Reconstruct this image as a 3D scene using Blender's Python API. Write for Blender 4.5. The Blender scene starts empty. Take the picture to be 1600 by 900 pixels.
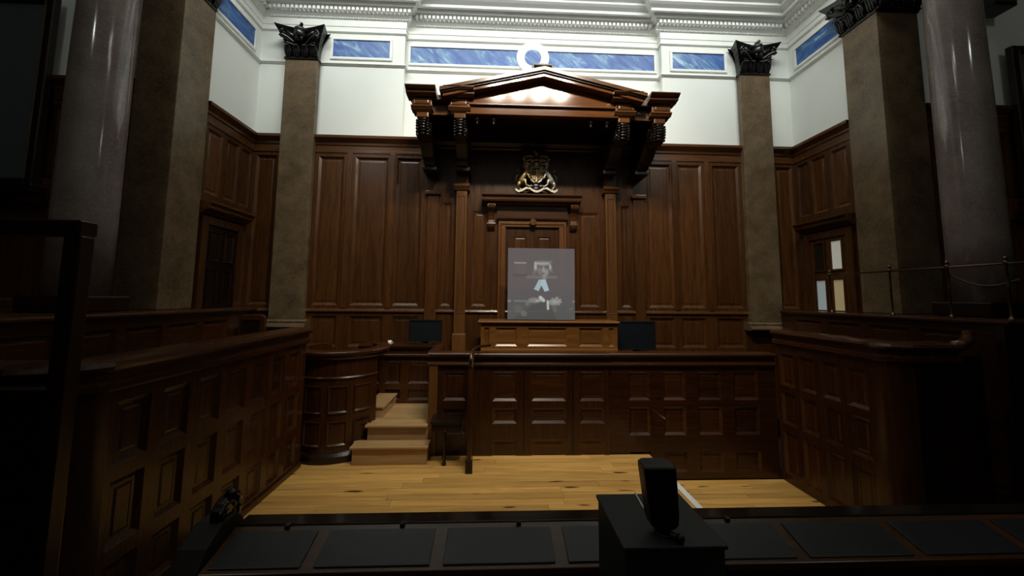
import bpy, math, random
from mathutils import Vector, Matrix
random.seed(7)
sc = bpy.context.scene
COL = sc.collection
PI = math.pi

# ------------------------------------------------------------------ camera
H = 2.3
yaw, pit, rol = math.radians(2.4509), math.radians(5.3592), math.radians(0.5091)
FPX, CX, CY = 600.0, 798.6, 408.46
fwd = Vector((math.sin(yaw)*math.cos(pit), math.cos(yaw)*math.cos(pit), math.sin(pit)))
rgt = Vector((math.cos(yaw), -math.sin(yaw), 0))
upv = rgt.cross(fwd)
r2 = rgt*math.cos(rol) + upv*math.sin(rol)
u2 = -rgt*math.sin(rol) + upv*math.cos(rol)
cam = bpy.data.cameras.new('camera')
cam.sensor_width = 36.0
cam.lens = FPX/1600*36.0
cam.shift_x = (800-CX)/1600
cam.shift_y = (CY-450)/1600
cam.clip_start = 0.05
camo = bpy.data.objects.new('camera', cam)
COL.objects.link(camo)
M = Matrix.Identity(4)
for i in range(3):
    M[i][0] = r2[i]; M[i][1] = u2[i]; M[i][2] = -fwd[i]
M[0][3], M[1][3], M[2][3] = 0, 0, H
camo.matrix_world = M
sc.camera = camo

# ------------------------------------------------------------------ world, lights, exposure
w = bpy.data.worlds.new('world'); sc.world = w
w.use_nodes = True
w.node_tree.nodes['Background'].inputs[0].default_value = (0.02, 0.022, 0.025, 1)
w.node_tree.nodes['Background'].inputs[1].default_value = 0.05
sc.view_settings.view_transform = 'Standard'
sc.view_settings.look = 'None'
sc.view_settings.exposure = 0.0
sc.view_settings.gamma = 1.0
sc.view_settings.use_curve_mapping = False

def light(name, kind, loc, power, color, **k):
    l = bpy.data.lights.new(name, kind)
    l.energy = power; l.color = color
    for a, b in k.items():
        if a != 'target': setattr(l, a, b)
    o = bpy.data.objects.new(name, l); COL.objects.link(o)
    o.location = loc
    if 'target' in k:
        d = Vector(k['target']) - Vector(loc)
        o.rotation_euler = d.to_track_quat('-Z', 'Y').to_euler()
    return o
# unseen wash light added to brighten the upper walls of the recess
light('added_wall_wash', 'AREA', (0.73, 5.0, 9.3), 190, (0.96, 1.0, 0.95), shape='RECTANGLE', size=10.0, size_y=0.5, spread=math.radians(115), target=(0.73, 7.6, 5.9))
# row of spots added over the hall; soft cones imitate lens vignetting
for k in range(4):
    light('added_spot', 'SPOT', (0.0+0.56*k, 2.8, 7.72), 300, (1.0, 0.92, 0.77), spot_size=math.radians(96), spot_blend=1.0, shadow_soft_size=0.13, target=(0.6+0.1*k, 7.2, 3.4))
# chandelier bulbs hanging over the middle of the hall (above the frame)
for k in range(4):
    a = 2*PI*k/4 + 0.5
    light('chandelier_bulb', 'POINT', (0.75+0.75*math.cos(a), 2.2+0.3*math.sin(a), 7.95+0.15*(k % 2)), 9, (1, 0.95, 0.88), shadow_soft_size=0.06)

# unseen fill lamps added to brighten the hall walls and columns
for x in (-4.6, 6.1):
    light('added_hall_fill', 'POINT', (x, 0.6, 7.4), 32, (0.95, 1.0, 0.95), shadow_soft_size=0.12)

# ------------------------------------------------------------------ materials
MATS = {}
def newmat(name):
    m = bpy.data.materials.new(name); m.use_nodes = True
    nt = m.node_tree
    return m, nt, nt.nodes['Principled BSDF']
def lin(c): return tuple(((v/255)/12.92 if v/255 <= .04045 else ((v/255+.055)/1.055)**2.4) for v in c)
def wood(name, c1, c2, axis='z', rough=0.3, stretch=9.0, spec=0.5, bump=0.05, var=0.25, knots=False):
    m, nt, b = newmat(name)
    N, L = nt.nodes, nt.links
    g = N.new('ShaderNodeNewGeometry')
    mp = N.new('ShaderNodeMapping')
    s = [stretch]*3; s['xyz'.index(axis)] = stretch*0.07
    mp.inputs['Scale'].default_value = s
    oi = N.new('ShaderNodeObjectInfo')
    cmb = N.new('ShaderNodeMath'); cmb.operation = 'MULTIPLY'; cmb.inputs[1].default_value = 37.0
    L.new(oi.outputs['Random'], cmb.inputs[0]); L.new(cmb.outputs[0], mp.inputs['Location'])
    L.new(g.outputs['Position'], mp.inputs['Vector'])
    n = N.new('ShaderNodeTexNoise'); n.inputs['Scale'].default_value = 1.6; n.inputs['Detail'].default_value = 7; n.inputs['Roughness'].default_value = .62; n.inputs['Distortion'].default_value = 1.1
    L.new(mp.outputs[0], n.inputs['Vector'])
    r = N.new('ShaderNodeValToRGB'); r.color_ramp.elements[0].position = .3; r.color_ramp.elements[1].position = .72
    r.color_ramp.elements[0].color = (*c1, 1); r.color_ramp.elements[1].color = (*c2, 1)
    L.new(n.outputs['Fac'], r.inputs['Fac'])
    hs = N.new('ShaderNodeHueSaturation')
    mr = N.new('ShaderNodeMapRange'); mr.inputs['To Min'].default_value = 1-var; mr.inputs['To Max'].default_value = 1+var
    L.new(oi.outputs['Random'], mr.inputs['Value']); L.new(mr.outputs[0], hs.inputs['Value'])
    L.new(r.outputs[0], hs.inputs['Color'])
    out = hs.outputs[0]
    if knots:
        mp2 = N.new('ShaderNodeMapping'); mp2.inputs['Scale'].default_value = (.75, 3.4, 1)
        L.new(g.outputs['Position'], mp2.inputs['Vector'])
        v = N.new('ShaderNodeTexVoronoi'); v.inputs['Scale'].default_value = 1.9
        n3 = N.new('ShaderNodeTexNoise'); n3.inputs['Scale'].default_value = 6.0
        ad = N.new('ShaderNodeVectorMath'); ad.operation = 'MULTIPLY_ADD'; ad.inputs[1].default_value = (.12, .12, .0)
        L.new(g.outputs['Position'], n3.inputs['Vector'])
        L.new(n3.outputs['Color'], ad.inputs[0]); L.new(mp2.outputs[0], ad.inputs[2])
        L.new(ad.outputs[0], v.inputs['Vector'])
        kr = N.new('ShaderNodeValToRGB'); kr.color_ramp.elements[0].position = .09; kr.color_ramp.elements[1].position = .17
        kr.color_ramp.elements[0].color = (1, 1, 1, 1); kr.color_ramp.elements[1].color = (0, 0, 0, 1)
        L.new(v.outputs['Distance'], kr.inputs['Fac'])
        mx = N.new('ShaderNodeMixRGB'); mx.inputs[2].default_value = (.05, .017, .005, 1)
        sp_ = N.new('ShaderNodeSeparateColor'); L.new(v.outputs['Color'], sp_.inputs[0])
        gt_ = N.new('ShaderNodeMath'); gt_.operation = 'GREATER_THAN'; gt_.inputs[1].default_value = .25
        L.new(sp_.outputs[0], gt_.inputs[0])
        ml_ = N.new('ShaderNodeMath'); ml_.operation = 'MULTIPLY'; L.new(gt_.outputs[0], ml_.inputs[0]); L.new(kr.outputs[0], ml_.inputs[1])
        L.new(ml_.outputs[0], mx.inputs[0]); L.new(out, mx.inputs[1]); out = mx.outputs[0]
    L.new(out, b.inputs['Base Color'])
    rr = N.new('ShaderNodeMapRange'); rr.inputs['To Min'].default_value = rough*0.8; rr.inputs['To Max'].default_value = rough*1.25
    L.new(n.outputs['Fac'], rr.inputs['Value']); L.new(rr.outputs[0], b.inputs['Roughness'])
    b.inputs['Specular IOR Level'].default_value = spec
    bp = N.new('ShaderNodeBump'); bp.inputs['Strength'].default_value = bump; bp.inputs['Distance'].default_value = .01
    L.new(n.outputs['Fac'], bp.inputs['Height']); L.new(bp.outputs[0], b.inputs['Normal'])
    MATS[name] = m; return m
def plain(name, c, rough=0.5, metal=0.0, spec=0.5, noise=0.0, nscale=4.0, bump=0.0, emit=None, est=0.0):
    m, nt, b = newmat(name)
    N, L = nt.nodes, nt.links
    g = N.new('ShaderNodeNewGeometry')
    n = N.new('ShaderNodeTexNoise'); n.inputs['Scale'].default_value = nscale; n.inputs['Detail'].default_value = 6; n.inputs['Roughness'].default_value = .6
    L.new(g.outputs['Position'], n.inputs['Vector'])
    r = N.new('ShaderNodeValToRGB')
    r.color_ramp.elements[0].position = .3; r.color_ramp.elements[1].position = .7
    r.color_ramp.elements[0].color = (*[v*(1-noise) for v in c], 1)
    r.color_ramp.elements[1].color = (*[min(1, v*(1+noise)) for v in c], 1)
    L.new(n.outputs['Fac'], r.inputs['Fac']); L.new(r.outputs[0], b.inputs['Base Color'])
    b.inputs['Roughness'].default_value = rough; b.inputs['Metallic'].default_value = metal
    b.inputs['Specular IOR Level'].default_value = spec
    if bump:
        bp = N.new('ShaderNodeBump'); bp.inputs['Strength'].default_value = bump; bp.inputs['Distance'].default_value = .02
        L.new(n.outputs['Fac'], bp.inputs['Height']); L.new(bp.outputs[0], b.inputs['Normal'])
    if emit:
        b.inputs['Emission Color'].default_value = (*emit, 1); b.inputs['Emission Strength'].default_value = est
    MATS[name] = m; return m
def marble_blue(name):
    m, nt, b = newmat(name); N, L = nt.nodes, nt.links
    g = N.new('ShaderNodeNewGeometry')
    mp = N.new('ShaderNodeMapping'); mp.vector_type = 'TEXTURE'; mp.inputs['Rotation'].default_value = (0, math.radians(38), 0); mp.inputs['Scale'].default_value = (1.0, 1.0, .3)
    L.new(g.outputs['Position'], mp.inputs['Vector'])
    n = N.new('ShaderNodeTexNoise'); n.inputs['Scale'].default_value = 1.7; n.inputs['Detail'].default_value = 9; n.inputs['Roughness'].default_value = .68; n.inputs['Distortion'].default_value = 1.2
    L.new(mp.outputs[0], n.inputs['Vector'])
    r = N.new('ShaderNodeValToRGB'); e = r.color_ramp.elements
    e[0].position = .36; e[0].color = (.008, .045, .26, 1)
    e[1].position = .70; e[1].color = (.58, .70, .80, 1)
    for p_, c_ in ((.47, (.022, .095, .34, 1)), (.545, (.06, .165, .37, 1)), (.61, (.16, .30, .48, 1))):
        q = e.new(p_); q.color = c_
    L.new(n.outputs['Fac'], r.inputs['Fac']); L.new(r.outputs[0], b.inputs['Base Color'])
    b.inputs['Roughness'].default_value = .45
    MATS[name] = m; return m
def stone(name, c1, c2, c3, rough, scale, bump, spec=.5):
    m, nt, b = newmat(name); N, L = nt.nodes, nt.links
    g = N.new('ShaderNodeNewGeometry')
    n = N.new('ShaderNodeTexNoise'); n.inputs['Scale'].default_value = scale; n.inputs['Detail'].default_value = 8; n.inputs['Roughness'].default_value = .7
    n2 = N.new('ShaderNodeTexNoise'); n2.inputs['Scale'].default_value = 38; n2.inputs['Detail'].default_value = 3
    L.new(g.outputs['Position'], n.inputs['Vector']); L.new(g.outputs['Position'], n2.inputs['Vector'])
    r = N.new('ShaderNodeValToRGB'); e = r.color_ramp.elements
    e[0].position = .33; e[0].color = (*c1, 1); e[1].position = .68; e[1].color = (*c2, 1)
    L.new(n.outputs['Fac'], r.inputs['Fac'])
    r_2 = N.new('ShaderNodeValToRGB'); r_2.color_ramp.elements[0].position = .5; r_2.color_ramp.elements[1].position = .75
    r_2.color_ramp.elements[0].color = (0, 0, 0, 1); r_2.color_ramp.elements[1].color = (.45, .45, .45, 1)
    L.new(n2.outputs['Fac'], r_2.inputs['Fac'])
    mx = N.new('ShaderNodeMixRGB'); mx.inputs[2].default_value = (*c3, 1)
    L.new(r_2.outputs[0], mx.inputs[0]); L.new(r.outputs[0], mx.inputs[1]); L.new(mx.outputs[0], b.inputs['Base Color'])
    b.inputs['Roughness'].default_value = rough; b.inputs['Specular IOR Level'].default_value = spec
    if bump:
        bp = N.new('ShaderNodeBump'); bp.inputs['Strength'].default_value = bump; bp.inputs['Distance'].default_value = .015
        L.new(n.outputs['Fac'], bp.inputs['Height']); L.new(bp.outputs[0], b.inputs['Normal'])
    MATS[name] = m; return m

WD1, WD2 = (.046, .0155, .0036), (.094, .0355, .0092)
wood('wood_z', WD1, WD2, 'z', .27)
wood('wood_x', WD1, WD2, 'x', .25)
wood('wood_y', WD1, WD2, 'y', .27)
for ax_ in 'zxy': wood('mahog_'+ax_, (.030, .0090, .0020), (.060, .0200, .0048), ax_, .26)
wood('desk_oak', (.13, .050, .011), (.23, .095, .024), 'x', .24)
wood('oak_z', (.105, .040, .0098), (.18, .073, .020), 'z', .3)
wood('oak_x', (.09, .033, .008), (.16, .062, .017), 'x', .22)
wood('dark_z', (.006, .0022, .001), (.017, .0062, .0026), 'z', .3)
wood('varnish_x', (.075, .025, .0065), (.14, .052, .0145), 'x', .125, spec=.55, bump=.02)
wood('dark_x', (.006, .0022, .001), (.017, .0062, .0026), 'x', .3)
wood('pine', (.43, .215, .050), (.70, .41, .118), 'x', .42, stretch=7, bump=.06, var=.16, knots=True)
wood('pine_step', (.31, .18, .072), (.50, .32, .145), 'x', .28, stretch=8, bump=.05, var=.12)
wood('hall_floor', (.012, .006, .003), (.03, .016, .009), 'x', .5)
plain('white', (.80, .82, .775), .75, noise=.03, nscale=.7, bump=.02)
plain('white_trim', (.82, .83, .79), .6, noise=.02, nscale=3)
marble_blue('blue_marble')
stone('pilaster_stone', (.066, .041, .019), (.175, .118, .060), (.26, .20, .13), .40, 3.0, .15)
stone('granite', (.145, .116, .104), (.235, .192, .172), (.33, .29, .27), .13, 2.2, .02)
plain('black_bronze', (.006, .006, .006), .22, noise=.3, nscale=9)
plain('black_cloth', (.016, .019, .020), .62, noise=.15, nscale=60)
plain('black_plastic', (.006, .006, .006), .42)
plain('navy_panel', (.0045, .007, .010), .42, noise=.1)
plain('leather', (.012, .014, .017), .36, noise=.25, nscale=14, bump=.06)
plain('black_lacquer', (.008, .006, .005), .12)
plain('brass', (.13, .095, .055), .33, metal=1.0, noise=.15)
plain('gold', (.55, .42, .20), .38, metal=.75, noise=.35, nscale=16)
plain('silver_gilt', (.50, .47, .40), .4, metal=.6, noise=.3, nscale=16)
plain('white_gilt', (.62, .58, .47), .42, metal=.25, noise=.2, nscale=20)
plain('crimson', (.16, .03, .02), .45, noise=.3)
plain('white_paint', (.8, .8, .78), .5)
plain('matte_black', (.006, .004, .003), .7)
plain('rope', (.05, .035, .025), .8, noise=.3, nscale=40)
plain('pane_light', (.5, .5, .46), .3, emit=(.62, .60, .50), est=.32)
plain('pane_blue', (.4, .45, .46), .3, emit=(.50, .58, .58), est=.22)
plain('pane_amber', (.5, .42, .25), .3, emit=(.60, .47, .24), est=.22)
plain('pane_dark', (.02, .016, .012), .12)
plain('glass_dark', (.10, .112, .118), .06, spec=.7)
plain('frame_gilt', (.10, .075, .05), .3, noise=.3)

# ------------------------------------------------------------------ mesh builder
class MB:
    def __init__(s): s.v = []; s.f = []
    def add(s, vs, fs):
        o = len(s.v); s.v += [tuple(p) for p in vs]; s.f += [tuple(i+o for i in f) for f in fs]; return s
    def box(s, x0, x1, y0, y1, z0, z1):
        vs = [(x, y, z) for z in (z0, z1) for y in (y0, y1) for x in (x0, x1)]
        return s.add(vs, [(0, 2, 3, 1), (4, 5, 7, 6), (0, 1, 5, 4), (2, 6, 7, 3), (0, 4, 6, 2), (1, 3, 7, 5)])
    def prism(s, poly, axis, a, b):
        # poly: list of 2d pts; axis 'x': (y,z), 'y': (x,z), 'z': (x,y)
        def P(p, t): return {'x': (t, p[0], p[1]), 'y': (p[0], t, p[1]), 'z': (p[0], p[1], t)}[axis]
        n = len(poly)
        vs = [P(p, a) for p in poly] + [P(p, b) for p in poly]
        fs = [tuple(range(n-1, -1, -1)), tuple(range(n, 2*n))] + [(i, (i+1) % n, n+(i+1) % n, n+i) for i in range(n)]
        return s.add(vs, fs)
    def lathe(s, prof, c, n=24, a0=0, a1=2*PI, cap=True):
        full = abs(a1-a0-2*PI) < 1e-6
        m = n if full else n+1
        vs = []
        for r, z in prof:
            for k in range(m):
                a = a0+(a1-a0)*k/n
                vs.append((c[0]+r*math.cos(a), c[1]+r*math.sin(a), c[2]+z))
        fs = []
        for i in range(len(prof)-1):
            for k in range(n):
                k2 = (k+1) % m
                fs.append((i*m+k, i*m+k2, (i+1)*m+k2, (i+1)*m+k))
        if cap and full:
            fs.append(tuple(range(n-1, -1, -1))); fs.append(tuple((len(prof)-1)*m+k for k in range(n)))
        return s.add(vs, fs)
    def tube(s, pts, rad, n=8):
        pts = [Vector(p) for p in pts]
        if not hasattr(rad, '__len__'): rad = [rad]*len(pts)
        vs = []; fs = []
        ref = None
        for i, p in enumerate(pts):
            t = (pts[min(i+1, len(pts)-1)]-pts[max(i-1, 0)]).normalized()
            if ref is None:
                ref = Vector((0, 0, 1)) if abs(t.z) < .9 else Vector((1, 0, 0))
            a = t.cross(ref).normalized(); b2 = t.cross(a).normalized(); ref = -b2 if False else ref
            for k in range(n):
                q = 2*PI*k/n
                vs.append(p + (a*math.cos(q)+b2*math.sin(q))*rad[i])
        for i in range(len(pts)-1):
            for k in range(n):
                fs.append((i*n+k, i*n+(k+1) % n, (i+1)*n+(k+1) % n, (i+1)*n+k))
        fs.append(tuple(range(n-1, -1, -1))); fs.append(tuple((len(pts)-1)*n+k for k in range(n)))
        return s.add(vs, fs)
    def ball(s, c, r, nu=12, nv=8, rot=None):
        if not hasattr(r, '__len__'): r = (r, r, r)
        vs = []; fs = []
        for j in range(nv+1):
            t = PI*j/nv
            for k in range(nu):
                a = 2*PI*k/nu
                p = Vector((r[0]*math.sin(t)*math.cos(a), r[1]*math.sin(t)*math.sin(a), r[2]*math.cos(t)))
                if rot: p = rot @ p
                vs.append(p+Vector(c))
        for j in range(nv):
            for k in range(nu):
                fs.append((j*nu+k, (j+1)*nu+k, (j+1)*nu+(k+1) % nu, j*nu+(k+1) % nu))
        return s.add(vs, fs)
    def sweep(s, path, prof, closed_prof=False):
        # path: plan polyline; interior (viewer side) lies to the RIGHT of travel direction; prof: (offset, z)
        n = len(path); P = [Vector(p) for p in path]
        nr = []
        for i in range(n-1):
            d = (P[i+1]-P[i]).normalized(); nr.append(Vector((d.y, -d.x)))
        offs = []
        for i in range(n):
            if i == 0: offs.append(nr[0])
            elif i == n-1: offs.append(nr[-1])
            else:
                m = (nr[i-1]+nr[i]); m = m/ max(1e-6, m.dot(nr[i])); offs.append(m)
        k = len(prof); vs = []; fs = []
        for i in range(n):
            for (p, z) in prof:
                q = P[i]+offs[i]*p
                vs.append((q.x, q.y, z))
        kk = k if closed_prof else k-1
        for i in range(n-1):
            for j in range(kk):
                j2 = (j+1) % k
                fs.append((i*k+j, (i+1)*k+j, (i+1)*k+j2, i*k+j2))
        if closed_prof:
            fs.append(tuple(range(k))); fs.append(tuple((n-1)*k+j for j in range(k-1, -1, -1)))
        return s.add(vs, fs)
    def build(s, name, mat, parent=None, smooth=False, bevel=0.0, kind=None, label=None):
        me = bpy.data.meshes.new(name)
        me.from_pydata(s.v, [], s.f)
        me.materials.append(MATS[mat] if isinstance(mat, str) else mat)
        import bmesh
        bm = bmesh.new(); bm.from_mesh(me)
        bmesh.ops.recalc_face_normals(bm, faces=bm.faces[:])
        bm.to_mesh(me); bm.free()
        if smooth:
            for p in me.polygons: p.use_smooth = True
        o = bpy.data.objects.new(name, me); COL.objects.link(o)
        if parent is not None: par(o, parent)
        if bevel:
            b = o.modifiers.new('bevel', 'BEVEL'); b.width = bevel; b.segments = 2; b.limit_method = 'ANGLE'; b.angle_limit = math.radians(40)
        if kind: o['kind'] = kind
        if label: o['label'] = label
        return o
BASE = {}
def par(o, p):
    o.parent = p
    o.matrix_parent_inverse = Matrix.Translation(BASE.get(p.name, Vector((0, 0, 0)))).inverted()
def tag(o, label, cat, group=None):
    o['label'] = label; o['category'] = cat
    if group: o['group'] = group
    return o
def thing(name, label, cat, loc, group=None):
    o = bpy.data.objects.new(name, None); COL.objects.link(o)
    o.empty_display_size = .1
    o.location = loc; BASE[o.name] = Vector(loc)
    return tag(o, label, cat, group)
def struct(o):
    o['kind'] = 'structure'; return o

def panel(parent, p0, u, v, n, wid, hei, mat, ring=.035, proud=.022, field=.006, name='panel'):
    """a framed panel: raised moulding round a sunk field. p0 lower-left corner, u,v,n unit vectors."""
    p0, u, v, n = Vector(p0), Vector(u), Vector(v), Vector(n)
    steps = [(0, -.004), (0, proud*.6), (ring*.25, proud), (ring*.55, proud*.9), (ring, field*.3), (ring*1.35, field*.3), (ring*2.0, field)]
    lim = min(wid, hei)*.46
    vs = []; fs = []
    for ins, h in steps:
        ins = min(ins, lim)
        for a, b in ((ins, ins), (wid-ins, ins), (wid-ins, hei-ins), (ins, hei-ins)):
            vs.append(p0+u*a+v*b+n*h)
    for i in range(len(steps)-1):
        for k in range(4):
            fs.append((i*4+k, i*4+(k+1) % 4, (i+1)*4+(k+1) % 4, (i+1)*4+k))
    e = (len(steps)-1)*4
    fs.append((e, e+1, e+2, e+3))
    return MB().add(vs, fs).build(name, mat, parent)
XU, YU, ZU = (1, 0, 0), (0, 1, 0), (0, 0, 1)
def panel_y(parent, x0, x1, z0, z1, y, mat='wood_z', **k):      # faces -y
    return panel(parent, (x0, y, z0), XU, ZU, (0, -1, 0), x1-x0, z1-z0, mat, **k)
def panel_px(parent, y0, y1, z0, z1, x, mat='wood_z', **k):     # faces +x
    return panel(parent, (x, y0, z0), YU, ZU, (1, 0, 0), y1-y0, z1-z0, mat, **k)
def panel_nx(parent, y0, y1, z0, z1, x, mat='wood_z', **k):     # faces -x
    return panel(parent, (x, y0, z0), YU, ZU, (-1, 0, 0), y1-y0, z1-z0, mat, **k)

def face(parent, o, u, v, n, W, Hh, rects, mat, pmat=None, ring=.04, depth=.028, name='boarding'):
    """flat panelled face: one board pierced by rectangular openings, with a sunk bevelled panel in each.
    o origin, u/v in-plane unit vectors, n outward; rects (u0,u1,v0,v1)"""
    o, u, v, n = Vector(o), Vector(u), Vector(v), Vector(n)
    us = sorted({0.0, W, *[round(r[i], 5) for r in rects for i in (0, 1)]})
    vv = sorted({0.0, Hh, *[round(r[i], 5) for r in rects for i in (2, 3)]})
    vs = [o+u*a+v*b for b in vv for a in us]; fs = []
    k = len(us)
    for j in range(len(vv)-1):
        for i in range(k-1):
            cu, cv = (us[i]+us[i+1])/2, (vv[j]+vv[j+1])/2
            if any(r[0] < cu < r[1] and r[2] < cv < r[3] for r in rects): continue
            fs.append((j*k+i, j*k+i+1, (j+1)*k+i+1, (j+1)*k+i))
    bo = MB().add(vs, fs).build(name, mat, parent)
    for r in rects:
        w_, h_ = r[1]-r[0], r[3]-r[2]
        p0 = o+u*r[0]+v*r[2]
        rg = min(ring, .3*min(w_, h_))
        st = [(0, 0), (rg*.10, .0), (rg*.16, -.004), (rg, -depth), (rg*1.5, -depth), (rg*1.9, -depth*.8)]
        pv = []; pf = []
        for ins, h in st:
            for a, b in ((ins, ins), (w_-ins, ins), (w_-ins, h_-ins), (ins, h_-ins)): pv.append(p0+u*a+v*b+n*h)
        for i in range(len(st)-1):
            for q in range(4): pf.append((i*4+q, i*4+(q+1) % 4, (i+1)*4+(q+1) % 4, (i+1)*4+q))
        e = (len(st)-1)*4; pf.append((e, e+1, e+2, e+3))
        MB().add(pv, pf).build('panel', pmat or mat, parent)
    return bo
def face_y(parent, x0, x1, z0, z1, y, rects, mat, pmat=None, **k):
    return face(parent, (x0, y, z0), XU, ZU, (0, -1, 0), x1-x0, z1-z0, [(a-x0, b-x0, c-z0, d-z0) for a, b, c, d in rects], mat, pmat, **k)
def face_x(parent, y0, y1, z0, z1, x, s, rects, mat, pmat=None, **k):
    return face(parent, (x, y0, z0), YU, ZU, (s, 0, 0), y1-y0, z1-z0, [(a-y0, b-y0, c-z0, d-z0) for a, b, c, d in rects], mat, pmat, **k)

# ================================================================== SETTING
XL, XR, YB, YC, YH = -4.75, 6.20, 7.5, 7.65, 5.66
XC0, XC1 = -1.89, 3.45           # recessed centre of the white wall
ZD = 5.43                        # top of the wood dado
DADO = 5.40
# floors
floor = struct(MB().box(-10, 11.5, -4.0, 8.0, -.52, -.40).build('floor', 'hall_floor'))
platform = struct(MB().box(-4.2, 2.33, 2.22, 5.80, -.40, -.028).build('floor_platform', 'hall_floor'))
low_floor = struct(MB().box(2.33, 4.36, 2.22, 5.90, -.40, -.403).build('floor_lower', 'hall_floor')) if False else floor
rows = 13; y = 4.10; wd = .1345
meshes = {}
for r_ in range(rows):
    for a, b in ((2.335, 2.335+random.uniform(.5, 1.5)), (None, 4.40)):
        a = x_prev if a is None else a
        MB().box(a+.0015, b-.0015, y+.0015, y+wd-.0015, -.40, -.375+random.uniform(-.0015, .0015)).build('floorboard', 'pine', floor)
        x_prev = b
    xs = [-2.66]
    x = -2.66 + random.uniform(.7, 2.0)
    while x < 1.7:
        xs.append(x); x += random.uniform(1.5, 2.7)
    xs.append(2.33)
    for a, b in zip(xs, xs[1:]):
        dz = random.uniform(-.0015, .0015)
        MB().box(a+.0015, b-.0015, y+.0015, y+wd-.0015, -.028, dz).build('floorboard', 'pine', platform)
    y += wd

# white back wall with the recessed centre, and the wood dado below
mb = MB()
mb.box(XL-.3, XC0, YB, YB+.4, 0, 9.7); mb.box(XC1, XR+.3, YB, YB+.4, 0, 9.7); mb.box(XC0, XC1, YC, YC+.25, 5.0, 9.7)
mb.box(XC0, XC1, YB, YC, 0, ZD-.03)
wall_back = struct(mb.build('wall_back', 'white'))
wall_left = struct(MB().box(XL-.3, XL, 6.16, YB, 0, 9.7).build('wall_left', 'white'))
wall_right = struct(MB().box(XR, XR+.3, 6.16, YB, 0, 9.7).build('wall_right', 'white'))
hall_l = struct(MB().box(-10, -5.27, YH, YH+.3, -.4, 9.7).build('wall_front_left', 'white'))
hall_r = struct(MB().box(6.81, 11.5, YH, YH+.3, -.4, 9.7).build('wall_front_right', 'white'))
wall_rear = struct(MB().box(-10, 11.5, -4.3, -4.0, -.4, 9.7).build('wall_rear', 'white'))
MB().box(-10, 11.5, -4.0, -3.95, -.4, DADO).build('dado_boarding', 'wood_z', wall_rear)
ceiling = struct(MB().box(-10, 11.5, -4.0, 8.0, 9.65, 9.8).build('ceiling', 'white'))


RP = [(XL, 6.16), (XL, YB), (XR, YB), (XR, 6.16)]                 # dado plan (plain)
WP = [(XL, 6.16), (XL, YB), (XC0, YB), (XC0, YC), (XC1, YC), (XC1, YB), (XR, YB), (XR, 6.16)]
HL = [(-10, YH), (-5.27, YH)]; HR = [(6.81, YH), (11.5, YH)]
def trim(i, path, prof, mat, closed=False):
    o = MB().sweep(path, prof, closed).build('trim_%d' % i, mat); struct(o); return o
cap = [(0, 5.10), (.055, 5.10), (.055, 5.14), (.042, 5.15), (.042, 5.24), (.06, 5.26), (.06, 5.30), (.085, 5.33), (.12, 5.37), (.13, 5.38), (.13, ZD), (0, ZD)]
trim(1, RP, cap, 'wood_x'); trim(2, HL, cap, 'wood_x'); trim(3, HR, cap, 'wood_x')
rail = [(.03, 2.0), (.07, 2.0), (.075, 2.02), (.06, 2.05), (.045, 2.06), (.03, 2.07)]
trim(4, RP, rail, 'wood_x')
fil1 = [(0, 6.925), (.02, 6.93), (.03, 6.945), (.045, 6.955), (.045, 6.975), (.02, 6.98), (0, 6.985)]
trim(5, WP, fil1, 'white_trim')
corn = [(0, 7.625), (.02, 7.63), (.035, 7.645), (.035, 7.66), (.018, 7.672), (.018, 7.755), (.03, 7.76), (.03, 7.90), (.05, 7.915), (.06, 7.93), (.09, 7.955), (.11, 7.98), (.12, 7.985), (.12, 8.072), (.19, 8.08), (.205, 8.095), (.235, 8.10), (.25, 8.12), (.25, 8.15), (.29, 8.15), (.33, 8.145), (.33, 8.20), (.40, 8.24), (.44, 8.27), (.44, 8.31), (.52, 8.36), (.54, 8.42), (.60, 8.46), (.66, 8.60), (.78, 8.85), (1.0, 9.15), (1.35, 9.42), (1.8, 9.58), (1.9, 9.62)]
cornice = trim(6, WP, corn, 'white_trim')
dent = MB(); bead = MB()
def along(a, b, nrm, inset0, inset1):
    A, B = Vector(a), Vector(b); L_ = (B-A).length; d = (B-A)/L_
    t = inset0
    while t < L_-inset1:
        for (mbx, w_, p0, p1, z0, z1) in ((dent, .056, .11, .185, 7.992, 8.07),):
            c = [A+d*(t)+nrm*p0, A+d*(t+w_)+nrm*p0, A+d*(t+w_)+nrm*p1, A+d*t+nrm*p1]
            vs = [(q.x, q.y, z0+.012*(i > 1)) for i, q in enumerate(c)] + [(q.x, q.y, z1) for q in c]
            mbx.add(vs, [(0, 1, 2, 3), (4, 7, 6, 5), (0, 4, 5, 1), (1, 5, 6, 2), (2, 6, 7, 3), (3, 7, 4, 0)])
        t += .0855
    t = inset0
    while t < L_-inset1:
        q = A+d*t+nrm*.052
        bead.ball((q.x, q.y, 7.925), .02, 6, 4); t += .052
along((XL, YB), (XC0, YB), Vector((0, -1)), .2, -.10)
along((XC0, YC), (XC1, YC), Vector((0, -1)), .20, .20)
along((XC1, YB), (XR, YB), Vector((0, -1)), -.10, .2)
along((XL, YH), (XL, YB), Vector((1, 0)), .1, .2)
along((XR, YB), (XR, YH), Vector((-1, 0)), .2, .1)
dent.build('dentil_row', 'white_trim', cornice, kind='stuff'); bead.build('bead_row', 'white_trim', cornice, smooth=True, kind='stuff')
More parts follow.
